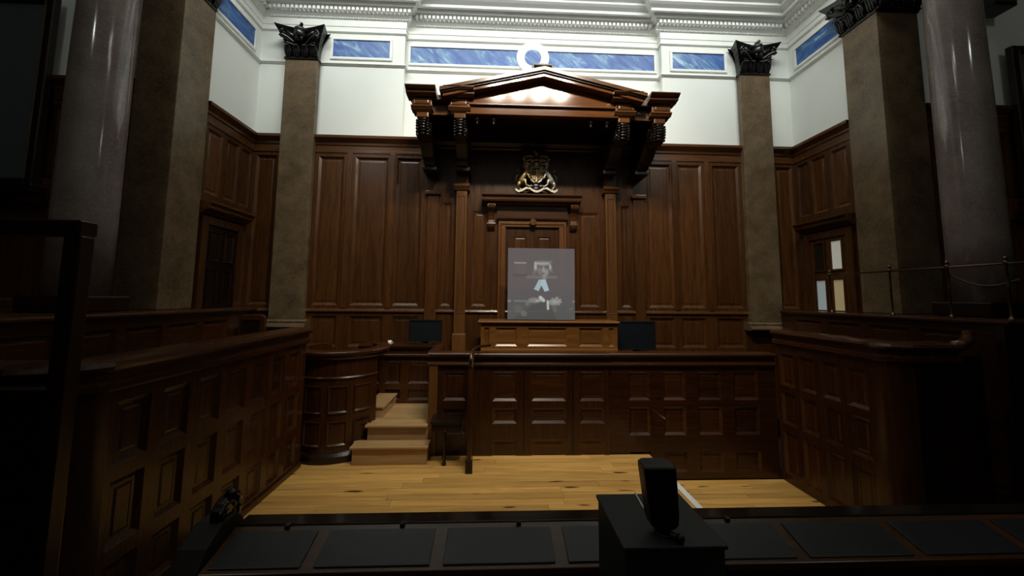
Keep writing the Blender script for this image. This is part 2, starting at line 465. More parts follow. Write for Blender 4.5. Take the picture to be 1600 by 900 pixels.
# relief ornament on the cove
for (x, y, z) in ((4.62, 6.72, 8.60), (4.95, 6.72, 8.60), (3.75, 6.72, 8.62), (-3.2, 6.72, 8.6), (-2.9, 6.72, 8.6)):
    m = MB(); m.ball((x, y, z), (.12, .05, .10), 10, 6); m.tube([(x-.13, y-.01, z+.1), (x-.16, y-.02, z), (x-.1, y-.03, z-.09), (x, y-.03, z-.11), (x+.1, y-.03, z-.09), (x+.16, y-.02, z), (x+.13, y-.01, z+.1)], .022, 6)
    m.build('relief_wreath', 'white_trim', cornice, smooth=True)

# blue marbled frieze panels in white frames
def frieze_y(parent, x0, x1, z0, z1, y):
    f = MB()
    for (a, b, c, d_, t) in ((x0-.055, x1+.055, z1, z1+.05, .03), (x0-.055, x1+.055, z0-.05, z0, .03), (x0-.055, x0, z0, z1, .03), (x1, x1+.055, z0, z1, .03)):
        f.box(a, b, y-t, y, c, d_)
    fr = f.build('frieze_frame', 'white_trim', parent, bevel=.008)
    MB().box(x0, x1, y-.008, y, z0, z1).build('frieze_panel', 'blue_marble', fr, label='blue marbled frieze panel')
frieze_y(wall_back, -3.32, -2.19, 7.11, 7.475, YB)
frieze_y(wall_back, 3.675, 4.79, 7.10, 7.46, YB)
frieze_y(wall_back, -1.80, .74, 7.125, 7.48, YC)
frieze_y(wall_back, .74, 3.345, 7.125, 7.48, YC)
def disc_y(name, x, y0, y1, z, r, mat, parent, n=40, bevel=0):
    return MB().prism([(x+r*math.cos(2*PI*k/n), z+r*math.sin(2*PI*k/n)) for k in range(n)], 'y', y0, y1).build(name, mat, parent, bevel=bevel)
rd = disc_y('roundel_ring', .745, YC-.05, YC, 7.315, .345, 'white_trim', wall_back, bevel=.008)
disc_y('roundel_panel', .745, YC-.056, YC-.048, 7.315, .175, 'blue_marble', rd)
def frieze_x(parent, y0, y1, z0, z1, x, s):
    f = MB()
    for (a, b, c, d_) in ((y0-.055, y1+.055, z1, z1+.05), (y0-.055, y1+.055, z0-.05, z0), (y0-.055, y0, z0, z1), (y1, y1+.055, z0, z1)):
        f.box(min(x, x+s*.03), max(x, x+s*.03), a, b, c, d_)
    fr = f.build('frieze_frame', 'white_trim', parent, bevel=.008)
    MB().box(min(x, x+s*.008), max(x, x+s*.008), y0, y1, z0, z1).build('frieze_panel', 'blue_marble', fr, label='blue marbled frieze panel')
frieze_x(wall_left, 6.22, 7.27, 7.11, 7.475, XL, 1)
frieze_x(wall_right, 6.22, 7.27, 7.11, 7.475, XR, -1)

# dado panels of the back wall, tall and moulded
YF = YB-.04
ZT, ZB = 5.03, 2.12
R_ = []
for a, b in ((-4.66, -4.26), (-3.47, -2.97), (-2.76, -2.11), (-1.96, -1.45), (3.04, 3.56), (3.68, 4.19), (4.40, 4.97), (5.74, 6.10)):
    R_ += [(a, b, ZB, ZT), (a, b, 1.35, 1.93)]
R_ += [(a, b, ZB, 4.0) for a, b in ((-.45, -.17), (1.66, 2.07))] + [(a, b, ZB, 4.15) for a, b in ((-1.05, -.84), (2.50, 2.70))]
face_y(wall_back, XL, XR, 0, DADO, YF, R_, 'wood_z', ring=.05, depth=.03, name='dado_boarding')
for xs in (-2.865, -2.035, 3.62, 4.295):                      # proud stiles between the panels
    MB().box(xs-.05, xs+.05, YF-.018, YF, 2.07, 5.10).build('stile', 'wood_z', wall_back, bevel=.006)
for xs in (-1.22, 2.86):                                       # slim wall pilasters below the outer brackets
    o = MB().box(xs-.11, xs+.11, YF-.05, YF, 1.3, 4.28).build('wall_strip', 'wood_z', wall_back, bevel=.008)
    MB().box(xs-.15, xs+.15, YF-.10, YF, 4.28, 4.36).build('strip_cap', 'wood_x', o, bevel=.015)
# side wall panels
sr = [(y0, y1, 3.95, ZT) for y0, y1 in ((6.27, 6.62), (6.72, 7.05), (7.12, 7.40))] + [(7.28, 7.42, 2.12, 3.55)]
face_x(wall_left, 6.16, YB-.04, 0, DADO, XL+.04, 1, sr, 'wood_z', ring=.045, name='dado_boarding')
face_x(wall_right, 6.16, YB-.04, 0, DADO, XR-.04, -1, sr, 'wood_z', ring=.045, name='dado_boarding')
face_y(hall_l, -10, -5.27, 0, DADO, YH-.04, [(a, b, c, d) for a, b in ((-8.3, -7.4), (-7.2, -6.3), (-6.1, -5.4)) for c, d in ((3.9, ZT), (2.2, 3.6))], 'wood_z', name='dado_boarding')
face_y(hall_r, 6.81, 11.5, 0, DADO, YH-.04, [(a, b, c, d) for a, b in ((6.95, 7.7), (7.9, 8.8), (9.0, 9.9)) for c, d in ((3.9, ZT), (2.2, 3.6))], 'wood_z', name='dado_boarding')

# ---- doors
def side_door(num, x, s, y0, y1, glazed):
    """door in a recess side wall; s=+1 faces +x"""
    def bx(m, a0, a1, b0, b1, c0, c1): m.box(min(x+s*a0, x+s*a1), max(x+s*a0, x+s*a1), b0, b1, c0, c1); return m
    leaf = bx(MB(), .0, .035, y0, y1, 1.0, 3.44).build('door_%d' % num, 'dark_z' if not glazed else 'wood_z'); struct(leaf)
    m = MB(); bx(m, 0, .07, y0-.13, y0, 1.0, 3.57); bx(m, 0, .07, y1, y1+.13, 1.0, 3.57); bx(m, 0, .07, y0, y1, 3.44, 3.57)
    m.build('architrave', 'wood_z', leaf, bevel=.01)
    hood = MB()
    prof = [(0, 3.60), (.06, 3.60), (.09, 3.63), (.16, 3.66), (.18, 3.68), (.18, 3.72), (.22, 3.76), (.22, 3.79), (0, 3.80)]
    hood.prism([(x+s*p, z) for p, z in prof], 'y', y0-.17, y1+.2)
    hood.build('door_hood', 'wood_y', leaf, bevel=.006)
    pn = panel_px if s > 0 else panel_nx
    ym = (y0+y1)/2
    if not glazed:
        for a, b in ((y0+.08, ym-.05), (ym+.05, y1-.08)):
            for c, d in ((2.85, 3.34), (1.95, 2.72), (1.1, 1.8)):
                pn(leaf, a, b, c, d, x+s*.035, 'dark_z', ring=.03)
    else:
        i = 0
        for a, b in ((y0+.10, ym-.08), (ym+.08, y1-.10)):
            for c, d in ((2.86, 3.36), (2.12, 2.66)):
                fr = MB()
                for (p, q, c0, c1) in ((a-.03, b+.03, d, d+.03), (a-.03, b+.03, c-.03, c), (a-.03, a, c, d), (b, b+.03, c, d)):
                    bx(fr, .035, .06, p, q, c0, c1)
                f = fr.build('glazing_frame', 'wood_z', leaf)
                bx(MB(), .035, .042, a, b, c, d).build('pane', ('pane_light', 'pane_amber', 'pane_dark', 'pane_blue')[i], f)
                i += 1
    k = MB().ball((x+s*.10, y0+.07 if s > 0 else y1-.05, 2.0), .03, 10, 6).build('door_knob', 'brass', leaf, smooth=True)
side_door(1, XL+.04, 1, 6.36, 7.10, False)
side_door(2, XR-.04, -1, 6.37, 7.14, True)

# judge's door in the back wall
door3 = struct(MB().box(.206, 1.251, YF-.015, YF, 1.0, 3.67).build('door_3', 'wood_z'))
for a, b in ((.36, .63), (.83, 1.10)):
    for c, d in ((2.75, 3.50), (1.9, 2.6)):
        panel_y(door3, a, b, c, d, YF-.015, ring=.03)
MB().box(.70, .76, YF-.03, YF-.015, 1.0, 3.67).build('meeting_stile', 'wood_z', door3, bevel=.008)
m = MB(); m.box(.06, .206, YF-.07, YF, 1.0, 3.67); m.box(1.251, 1.40, YF-.07, YF, 1.0, 3.67); m.box(.06, 1.40, YF-.07, YF, 3.67, 3.80)
arch = m.build('architrave', 'oak_z', door3, bevel=.012)
m = MB(); m.box(.10, .13, YF-.085, YF-.07, 1.0, 3.72); m.box(1.33, 1.36, YF-.085, YF-.07, 1.0, 3.72); m.box(.10, 1.36, YF-.085, YF-.07, 3.72, 3.75)
m.build('architrave_bead', 'oak_x', arch, bevel=.006)
m = MB(); m.prism([(YF, 3.80), (YF-.09, 3.80), (YF-.12, 3.83), (YF-.12, 3.86), (YF-.05, 3.87), (YF-.05, 4.12), (YF, 4.12)], 'x', 0.03, 1.43)
m.build('door_frieze', 'wood_x', door3)
disc_y('roundel_boss', .735, YF-.16, YF-.06, 3.755, .065, 'oak_x', door3, bevel=.012)
hp = [(YF, 4.10), (YF-.10, 4.10), (YF-.16, 4.13), (YF-.24, 4.14), (YF-.26, 4.17), (YF-.26, 4.21), (YF-.31, 4.25), (YF-.31, 4.275), (YF, 4.28)]
MB().prism(hp, 'x', -.26, 1.66).build('door_hood', 'wood_x', door3, bevel=.004)
for cx in (-.075, 1.535):
    prof = [(YF, 4.10), (YF-.22, 4.10), (YF-.235, 4.07), (YF-.225, 4.02), (YF-.19, 3.99), (YF-.14, 3.95), (YF-.10, 3.88), (YF-.085, 3.80), (YF-.10, 3.76), (YF-.115, 3.72), (YF-.10, 3.67), (YF-.06, 3.63), (YF, 3.58)]
    c = MB().prism(prof, 'x', cx-.065, cx+.065).build('console', 'wood_z', door3, bevel=.008)
    MB().tube([(cx-.075, YF-.185, 4.055), (cx+.075, YF-.185, 4.055)], .045, 14).build('scroll', 'wood_x', c)
    MB().tube([(cx-.075, YF-.08, 3.72), (cx+.075, YF-.08, 3.72)], .034, 14).build('scroll', 'wood_x', c)

# ================================================================== PILASTERS, PIERS, COLUMNS
MB0 = MB
def capital(parent, cx, cy, hw, z0, z1, sides, ymax=99, bk=None):
    """square carved capital centred at (cx,cy), half width hw; sides: list of outward (dx,dy)"""
    Hh = z1-z0
    class MB(MB0):
        def build(s, *a, **k):
            s.v = [(v[0], min(v[1], ymax), v[2]) for v in s.v]
            return MB0.build(s, *a, **k)
    # bell
    m = MB(); prof = [(1.0, 0), (1.04, .02), (1.04, .05), (.98, .07), (.99, .25), (1.04, .45), (1.14, .62), (1.28, .76), (1.30, .80)]
    vs = []; fs = []; n = 16
    for k, t in prof:
        for i in range(n):
            a = i/n*4; sd = int(a); f_ = a-sd
            cor = [(-1, -1), (1, -1), (1, 1), (-1, 1)]
            p, q = cor[sd], cor[(sd+1) % 4]
            x, y = p[0]+(q[0]-p[0])*f_, p[1]+(q[1]-p[1])*f_
            bow = 1 - (max(0, t-.4))*.35*(1-abs(2*f_-1))
            vs.append((cx+x*hw*k*bow, cy+y*hw*k*bow, z0+t*Hh))
    for j in range(len(prof)-1):
        for i in range(n):
            fs.append((j*n+i, j*n+(i+1) % n, (j+1)*n+(i+1) % n, (j+1)*n+i))
    m.add(vs, fs); capo = m.build('capital', 'black_bronze', parent)
    # abacus with concave sides and horned, upturned corners
    m = MB(); vs = []; fs = []; n = 32
    rings = ((1.22, .74, 0), (1.36, .80, .05), (1.50, .90, .10), (1.54, .93, .13))
    for k, t, lift in rings:
        for i in range(n):
            a = i/n*4; sd = int(a); f_ = a-sd
            cor = [(-1, -1), (1, -1), (1, 1), (-1, 1)]
            p, q = cor[sd], cor[(sd+1) % 4]
            x, y = p[0]+(q[0]-p[0])*f_, p[1]+(q[1]-p[1])*f_
            e_ = abs(2*f_-1)
            r = k*(.84+.16*e_**1.6)
            vs.append((cx+x*hw*r, cy+y*hw*r, min(z0+(t-.03*(1-e_)+lift*e_**2*.45)*Hh, 99)))
    for j in range(len(rings)-1):
        for i in range(n):
            fs.append((j*n+i, j*n+(i+1) % n, (j+1)*n+(i+1) % n, (j+1)*n+i))
    fs.append(tuple((len(rings)-1)*n+i for i in range(n)))
    m.add(vs, fs); m.build('abacus', 'black_bronze', capo)
    for dx, dy in sides:
        tx, ty = -dy, dx
        def P(a, o, t): return (cx+dx*(hw+o)+tx*a*hw, cy+dy*(hw+o)+ty*a*hw, z0+t*Hh)
        # lower leaves
        for a in (-.78, -.26, .26, .78):
            m = MB()
            for sgn in (-1, 0, 1):
                m.tube([P(a+sgn*.10, .0, .06), P(a+sgn*.13, .035, .2), P(a+sgn*.12, .06, .3), P(a+sgn*.07, .11, .36), P(a+sgn*.05, .12, .31)], [hw*.10, hw*.12, hw*.1, hw*.06, hw*.03], 6)
            m.build('leaf', 'black_bronze', capo, smooth=True)
        # sweeping upper leaves and corner volutes
        for sgn in (-1, 1):
            m = MB(); m.tube([P(sgn*.15, .05, .42), P(sgn*.45, .08, .46), P(sgn*.75, .12, .56), P(sgn*1.0, .17, .60), P(sgn*1.12, .2, .55)], [hw*.08, hw*.12, hw*.13, hw*.1, hw*.04], 7)
            m.tube([P(sgn*.2, .03, .38), P(sgn*.5, .07, .38), P(sgn*.8, .10, .42), P(sgn*.95, .13, .40)], [hw*.06, hw*.09, hw*.07, hw*.03], 6)
            m.build('leaf', 'black_bronze', capo, smooth=True)
            m = MB()
            pts = []; rad = []
            for i in range(15):
                an = i*.62; rr = .24*(1-i/17)
                pts.append(P(sgn*(.98+rr*math.sin(an)*.9), .14+.02*i/15, .66+rr*math.cos(an)*.62)); rad.append(hw*.085*(1-i/22))
            m.tube(pts, rad, 7); m.build('volute', 'black_bronze', capo, smooth=True)
        # mask in the middle: head, hood, brow, nose, cheeks, beard, wings
        m = MB()
        m.ball(P(0, .12, .66), (hw*.36, hw*.36, Hh*.20), 14, 10)
        m.ball(P(0, .10, .80), (hw*.40, hw*.40, Hh*.12), 14, 8)
        for sgn in (-1, 1):
            m.ball(P(sgn*.13, .10+hw*.27, .69), hw*.06, 8, 6); m.ball(P(sgn*.15, .10+hw*.2, .60), hw*.10, 8, 6)
        m.tube([P(0, .10+hw*.27, .71), P(0, .10+hw*.38, .63), P(0, .10+hw*.3, .61)], [hw*.04, hw*.07, hw*.05], 6)
        for a in (-.16, -.05, .06, .17):
            m.tube([P(a, .10+hw*.2, .56), P(a*1.1, .09+hw*.2, .48), P(a*.8, .07+hw*.12, .42)], [hw*.08, hw*.07, hw*.02], 6)
        m.tube([P(0, .05, .86), P(.0, .10, .95), P(.12*(tx+ty), .14, 1.02), P(.2*(tx+ty), .14, 1.0)], [hw*.14, hw*.13, hw*.09, hw*.02], 7)
        m.build('mask', 'black_bronze', capo, smooth=True)
        for sgn in (-1, 1):
            m = MB(); m.tube([P(sgn*.30, .07, .60), P(sgn*.5, .09, .66), P(sgn*.7, .1, .72), P(sgn*.85, .12, .80)], [hw*.10, hw*.13, hw*.12, hw*.05], 7)
            m.build('wing', 'black_bronze', capo, smooth=True)
    return capo

def pilaster(label, xa, xb, y0, y1, zb, zt, ztop, sides, name='pilaster', ymax=99, base='pilaster_stone'):
    cx, cy = (xa+xb)/2, (y0+y1)/2
    t = thing(name, label, 'pilaster', (cx, y0, zb))
    yb = min(y1, ymax)
    MB().box(xa, xb, y0, yb, zb, zt).build('shaft', 'pilaster_stone', t, bevel=.008)
    if base:
        m = MB(); m.prism([(yb, zb-.16), (y0-.08, zb-.16), (y0-.10, zb-.13), (y0-.08, zb-.09), (y0-.04, zb-.07), (y0-.045, zb-.03), (y0-.01, zb), (yb, zb)], 'x', xa-.08, xb+.08)
        m.build('base', base, t)
    m = MB(); m.box(xa-.02, xb+.02, y0-.02, yb, zt-.0, zt+.03); m.build('astragal', 'black_bronze', t, bevel=.01)
    capital(t, cx, cy, (xb-xa)/2, zt+.02, ztop, sides, ymax)
    return t
S = (0, -1)
pilaster('brown stone pilaster left of the wooden canopy on the back wall', -4.17, -3.54, 7.34, 7.97, 1.86, 6.93, 7.58, [S], ymax=7.457)
pilaster('brown stone pilaster right of the wooden canopy on the back wall', 5.02, 5.65, 7.34, 7.97, 1.86, 6.93, 7.58, [S], ymax=7.457)
pilaster('broad brown stone corner pier beside the left round column', -5.26, -4.65, 5.54, 6.15, 2.085, 6.95, 7.62, [S, (1, 0)], 'corner_pier', base=None)
pilaster('broad brown stone corner pier beside the right round column', 6.10, 6.80, 5.54, 6.15, 2.105, 6.95, 7.62, [S, (-1, 0)], 'corner_pier', base=None)

def column(label, cx, cy, zb):
    t = thing('round_column', label, 'column', (cx, cy, zb))
    MB().lathe([(.292, zb+.16), (.292, 3.2), (.288, 4.6), (.28, 6.2), (.265, 8.2)], (cx, cy, 0), 48).build('shaft', 'granite', t, smooth=True)
    MB().box(cx-.33, cx+.33, cy-.33, cy+.33, zb, zb+.19).build('plinth', 'dark_z', t, bevel=.02)
    m = MB(); m.lathe([(.265, 8.2), (.29, 8.25), (.28, 8.4), (.36, 8.75), (.46, 9.0)], (cx, cy, 0), 32); m.box(cx-.45, cx+.45, cy-.45, cy+.45, 9.0, 9.2)
    m.build('capital', 'black_bronze', t)
    return t
column('polished grey granite round column at the left edge', -4.98, 4.82, 2.085)
column('polished grey granite round column at the right edge', 6.44, 4.82, 2.105)
for nm, x0, x1 in (('left', -5.8, -4.2), ('right', 5.6, 7.3)):
    pass

# ================================================================== CANOPY
CXC = .78
cano = thing('pedimented_canopy', 'large dark wooden pedimented canopy on carved brackets above the judge', 'canopy', (CXC, YF, 4.7))
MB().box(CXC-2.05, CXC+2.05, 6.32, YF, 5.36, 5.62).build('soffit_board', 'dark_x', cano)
MB().box(CXC-1.30, CXC+1.30, 6.20, 6.34, 5.36, 5.50).build('architrave', 'varnish_x', cano, bevel=.008)
MB().box(CXC-1.30, CXC+1.30, 6.15, 6.29, 5.50, 5.535).build('architrave_fillet', 'oak_x', cano, bevel=.008)
# tympanum and raking cornice
MB().prism([(CXC-1.35, 5.53), (CXC+1.35, 5.53), (CXC+1.35, 5.585), (CXC, 6.00), (CXC-1.35, 5.585)], 'y', 6.17, 6.40).build('tympanum', 'varnish_x', cano)
hw_, rise = 1.68, .40
def rake(off0, off1, y0, y1, name, mat, ex=0.0):
    for s_ in (-1, 1):
        a = Vector((CXC, 0)); 
        pl = [(CXC, 5.69+rise+off0), (CXC, 5.69+rise+off1), (CXC+s_*(hw_+ex), 5.69+off1-rise/hw_*ex), (CXC+s_*(hw_+ex), 5.69+off0-rise/hw_*ex)]
        MB().prism(pl, 'y', y0, y1).build(name, mat, cano)
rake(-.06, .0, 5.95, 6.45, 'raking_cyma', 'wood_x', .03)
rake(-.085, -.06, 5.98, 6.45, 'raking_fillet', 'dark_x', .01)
rake(-.14, -.085, 6.01, 6.40, 'raking_fascia', 'varnish_x', -.02)
for s_ in (-1, 1):                                                       # roof slope behind
    MB().prism([(CXC, 6.04), (CXC+s_*hw_, 5.64), (CXC+s_*hw_, 5.55), (CXC, 5.95)], 'y', 6.40, YF).build('roof_slope', 'dark_x', cano)
# ressauts: cornice blocks, frieze blocks with little panels, mouldings
def ressaut(xc, hwid, cw, inner):
    m = MB()
    m.prism([(6.30, 5.60), (6.12, 5.60), (6.09, 5.612), (6.03, 5.62), (6.03, 5.65), (5.99, 5.665), (5.95, 5.695), (5.95, 5.71), (6.30, 5.71)], 'x', xc-cw, xc+cw)
    blk = m.build('cornice_block', 'wood_x', cano)
    b = MB().box(xc-hwid, xc+hwid, 6.15, 6.34, 5.46, 5.60).build('frieze_block', 'oak_x', cano, bevel=.006)
    panel_y(b, xc-hwid+.03, xc+hwid-.03, 5.48, 5.58, 6.15, 'oak_x', ring=.018, proud=.014)
    MB().prism([(6.34, 5.40), (6.18, 5.40), (6.15, 5.43), (6.135, 5.44), (6.135, 5.46), (6.34, 5.46)], 'x', xc-hwid-.02, xc+hwid+.02).build('taenia', 'oak_x', cano)
    MB().box(xc-.10, xc+.10, 6.22, 6.36, 5.29, 5.40).build('bracket_cap', 'oak_x', cano, bevel=.015)
    MB().prism([(6.36, 5.36), (6.24, 5.36), (6.18, 5.40), (6.36, 5.40)], 'x', xc-.15, xc+.15).build('bracket_moulding', 'oak_x', cano)
for s_ in (-1, 1):
    ressaut(CXC+s_*2.02, .16, .245, False)
    ressaut(CXC+s_*1.40, .165, .245, True)
    a, b = sorted((CXC+s_*1.56, CXC+s_*1.86))
    MB().box(a, b, 6.27, 6.36, 5.36, 5.54).build('frieze_link', 'oak_x', cano)
    MB().box(a-.02, b+.02, 6.16, 6.36, 5.56, 5.66).build('cornice_link', 'wood_x', cano, bevel=.01)
    MB().box(min(CXC+s_*1.25, CXC+s_*1.66), max(CXC+s_*1.25, CXC+s_*1.66), 6.25, 6.7, 5.66, 5.83).build('corner_block', 'dark_x', cano, bevel=.01)
    c0, c1 = sorted((CXC+s_*1.80, CXC+s_*2.24))
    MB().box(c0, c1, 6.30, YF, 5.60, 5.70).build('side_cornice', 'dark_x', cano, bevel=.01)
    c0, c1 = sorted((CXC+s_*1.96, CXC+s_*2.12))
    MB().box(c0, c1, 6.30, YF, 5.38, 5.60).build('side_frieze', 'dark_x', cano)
# small open frame at the apex
m = MB(); m.box(CXC-.18, CXC+.18, 6.20, 6.50, 6.265, 6.29); m.box(CXC-.18, CXC-.155, 6.20, 6.50, 6.0, 6.27); m.box(CXC+.155, CXC+.18, 6.20, 6.50, 6.0, 6.27)
m.build('apex_frame', 'dark_x', cano)
# brackets
def bracket(xc):
    prof = [(6.30, 5.30), (6.255, 5.26), (6.24, 5.18), (6.26, 5.08), (6.32, 5.00), (6.42, 4.98), (6.50, 5.02), (6.60, 5.00), (6.70, 4.90), (6.80, 4.82), (6.95, 4.80), (7.0, 4.74), (7.35, 4.72), (YF, 4.72), (YF, 5.36), (6.30, 5.36)]
    b = MB().prism(prof, 'x', xc-.10, xc+.10).build('bracket', 'dark_z', cano, bevel=.01)  # wood darkened to put the canopy's deep shade into the brackets
    for s2 in (-1, 1):
        pts = []; rad = []
        for i in range(16):
            an = i*.6; rr = .13*(1-i/18)
            pts.append((xc+s2*.105, 6.40+rr*math.sin(an), 5.13+rr*math.cos(an))); rad.append(.026*(1-i/30))
        MB().tube(pts, rad, 6).build('scroll', 'black_lacquer', b, smooth=True)
    m = MB()
    for i in range(6):
        z = 5.26-.045*i
        m.ball((xc, 6.235+.004*i*i-.01*i, z), (.075-.004*i, .03, .03), 10, 6)
        for s2 in (-1, 1): m.ball((xc+s2*.085, 6.25+.003*i*i-.008*i, z-.02), (.03, .03, .024), 8, 5)
    m.build('carved_leaf', 'black_lacquer', b, smooth=True)
    MB().box(xc-.13, xc+.13, 7.05, YF, 4.66, 4.74).build('bracket_foot', 'dark_x', b, bevel=.012)  # foot coloured dark to carry the same canopy shade
for xc in (CXC-2.02, CXC-1.40, CXC+1.40, CXC+2.02): bracket(xc)
for xc, zz in ((-.33, 5.33), (-.05, 5.33), (1.62, 5.33), (1.9, 5.33)):          # turned drops under the soffit
    MB().lathe([(.012, -.12), (.03, -.10), (.022, -.075), (.012, -.06), (.045, -.035), (.04, -.01), (.05, 0.03)], (xc, 6.30, zz), 14).build('turned_drop', 'black_lacquer', cano, smooth=True)
# posts that carry the inner brackets
for xc in (-.655, 2.265):
    p = MB().box(xc-.105, xc+.105, YF-.14, YF, 1.25, 4.36).build('post', 'oak_z', cano, bevel=.012)
    MB().box(xc-.12, xc+.12, YF-.15, YF, 4.50, 4.95).build('post_block', 'oak_z', p, bevel=.012)
    MB().prism([(YF, 4.36), (YF-.16, 4.36), (YF-.19, 4.40), (YF-.22, 4.43), (YF-.22, 4.46), (YF-.17, 4.50), (YF, 4.50)], 'x', xc-.15, xc+.15).build('post_cap', 'oak_x', p)
    panel_y(p, xc-.07, xc+.07, 2.0, 4.25, YF-.14, 'oak_z', ring=.018, proud=.01)
    MB().box(xc-.13, xc+.13, YF-.17, YF, 1.25, 1.62).build('post_base', 'oak_z', p, bevel=.02)

# ================================================================== ROYAL ARMS
AX, AY = .79, 7.33
arms = thing('coat_of_arms', 'carved gilded royal coat of arms with lion and unicorn above the door hood', 'coat of arms', (AX, AY, 4.34))
def A(x, z, d=0.0): return (AX+x, AY-d, 4.34+z*.97)
def pl_(pts, d0, d1): return MB().prism([(AX+x, 4.34+z*.97) for x, z in pts], 'y', AY-d1, AY-d0)
MB().box(AX-.02, AX+.02, AY, YF, 4.32, 4.95).build('hanging_bar', 'dark_z', arms)
MB().ball(A(0, .43, .0), (.16, .05, .25), 20, 10).build('backing', 'dark_z', arms, smooth=True)
gt = MB(); gt.tube([A(.135*math.cos(2*PI*k/28), .36+.165*math.sin(2*PI*k/28), .05) for k in range(29)], .022, 7); gt.build('garter', 'silver_gilt', arms, smooth=True)
sh = pl_([(-.105, .47), (.105, .47), (.11, .34), (.07, .25), (0, .20), (-.07, .25), (-.11, .34)], .03, .065).build('shield', 'gold', arms, bevel=.01)
q1 = pl_([(-.09, .455), (-.01, .455), (-.01, .345), (-.09, .345)], .06, .072).build('quarter', 'crimson', sh)
q2 = pl_([(.01, .335), (.085, .335), (.055, .255), (.01, .225)], .06, .072).build('quarter', 'crimson', sh)
m = MB()
for zz in (.37, .40, .43): m.tube([A(-.08, zz, .075), A(-.05, zz+.008, .08), A(-.02, zz, .075)], .008, 5)
m.tube([A(.03, .44, .075), A(.06, .42, .08), (A(.04, .39, .08)), A(.07, .36, .075)], .009, 5)
m.tube([A(-.06, .32, .075), A(-.045, .25, .08), A(-.02, .24, .075), A(-.02, .33, .075)], .008, 5)
m.build('charges', 'gold', sh, smooth=True)
# helm, crown, crest lion
MB().ball(A(0, .56, .05), (.055, .05, .07), 12, 8).build('helm', 'silver_gilt', arms, smooth=True)
m = MB(); m.tube([A(.075*math.cos(2*PI*k/18), .635+.012*math.sin(2*PI*k/18), .05+.05*math.sin(2*PI*k/18)) for k in range(19)], .014, 6)
for s_ in (-1, 0, 1): m.tube([A(s_*.07, .64, .09), A(s_*.085, .69, .08), A(s_*.04, .735, .06), A(0, .745, .05)], .011, 6)
m.ball(A(0, .765, .05), .018, 8, 6); m.build('crown', 'gold', arms, smooth=True)
m = MB(); m.ball(A(0, .80, .05), (.04, .03, .03), 10, 6); m.ball(A(-.03, .835, .06), .025, 8, 6)
for x in (-.03, .03): m.tube([A(x, .79, .06), A(x, .755, .06)], .009, 5)
m.tube([A(.035, .80, .05), A(.07, .83, .05), A(.06, .87, .05)], .008, 5); m.build('crest_lion', 'gold', arms, smooth=True)
# mantling: curling leaves either side
for s_ in (-1, 1):
    for (pts) in ([(.05, .60), (.12, .66), (.19, .64), (.20, .58), (.15, .57)], [(.06, .56), (.14, .58), (.22, .54), (.21, .48), (.16, .49)], [(.06, .66), (.10, .74), (.18, .74), (.22, .68), (.18, .66)], [(.05, .52), (.11, .52), (.15, .46), (.13, .43)], [(.16, .72), (.23, .74), (.25, .68), (.22, .62), (.25, .58)]):
        m = MB(); n_ = len(pts)
        m.tube([A(s_*x, z, .05+.02*math.sin(i)) for i, (x, z) in enumerate(pts)], [.03-.02*abs(i/(n_-1)-.4) for i in range(n_)], 7)
        m.build('mantling_leaf', 'gold', arms, smooth=True)
# supporters
def beast(s_, name, mat, horn):
    m = MB()
    m.tube([A(s_*.30, .17, .05), A(s_*.29, .24, .07), A(s_*.25, .32, .08), A(s_*.20, .40, .08), A(s_*.18, .46, .08)], [.045, .055, .045, .058, .04], 9)     # trunk
    m.tube([A(s_*.18, .45, .08), A(s_*.20, .51, .09), A(s_*.20, .55, .10)], [.05, .05 if not horn else .035, .03], 9)
    m.ball(A(s_*.195, .56, .11), (.05, .045, .045), 10, 8); m.ball(A(s_*(.15 if horn else .165), .55, .13), (.04 if horn else .028, .03, .022), 8, 6)
    if horn:
        m.tube([A(s_*.16, .585, .13), A(s_*.09, .68, .13)], [.009, .002], 5)
    else:
        for k in range(10): m.ball(A(s_*(.20+.05*math.cos(k*.63)), .53+.06*math.sin(k*.63), .09), .024, 7, 5)
        for x in (.17, .20, .23): m.ball(A(s_*x, .615, .1), .013, 6, 5)
    m.tube([A(s_*.20, .42, .10), A(s_*.15, .43, .12), A(s_*.11, .40, .11), A(s_*.09, .42, .11)], [.028, .022, .017, .02], 7)          # forelegs
    m.tube([A(s_*.21, .37, .10), A(s_*.16, .33, .12), A(s_*.15, .28, .11), A(s_*.11, .27, .11)], [.028, .022, .017, .02], 7)
    m.tube([A(s_*.29, .20, .08), A(s_*.22, .22, .12), A(s_*.21, .14, .11), A(s_*.15, .10, .11), A(s_*.12, .11, .11)], [.05, .035, .022, .018, .02], 8)   # hind legs
    m.tube([A(s_*.31, .19, .07), A(s_*.35, .14, .08), A(s_*.33, .06, .08), A(s_*.29, .03, .08), A(s_*.26, .03, .08)], [.05, .032, .022, .02, .022], 8)
    m.tube([A(s_*.33, .18, .04), A(s_*.40, .22, .05), A(s_*.39, .32, .05), A(s_*.34, .36, .05), A(s_*.35, .44, .05), A(s_*.39, .46, .05)], [.014, .014, .014, .016, .02, .008], 6)  # tail
    m.build(name, mat, arms, smooth=True)
beast(-1, 'lion', 'gold', False); beast(1, 'unicorn', 'silver_gilt', True)
m = MB()
for x, z, r in ((-.2, .08, .05), (-.1, .12, .06), (0, .13, .07), (.1, .12, .06), (.2, .08, .05), (0, .07, .07)): m.ball(A(x, z, .02), (r*1.4, .035, r), 10, 6)
m.build('compartment', 'dark_z', arms, smooth=True)
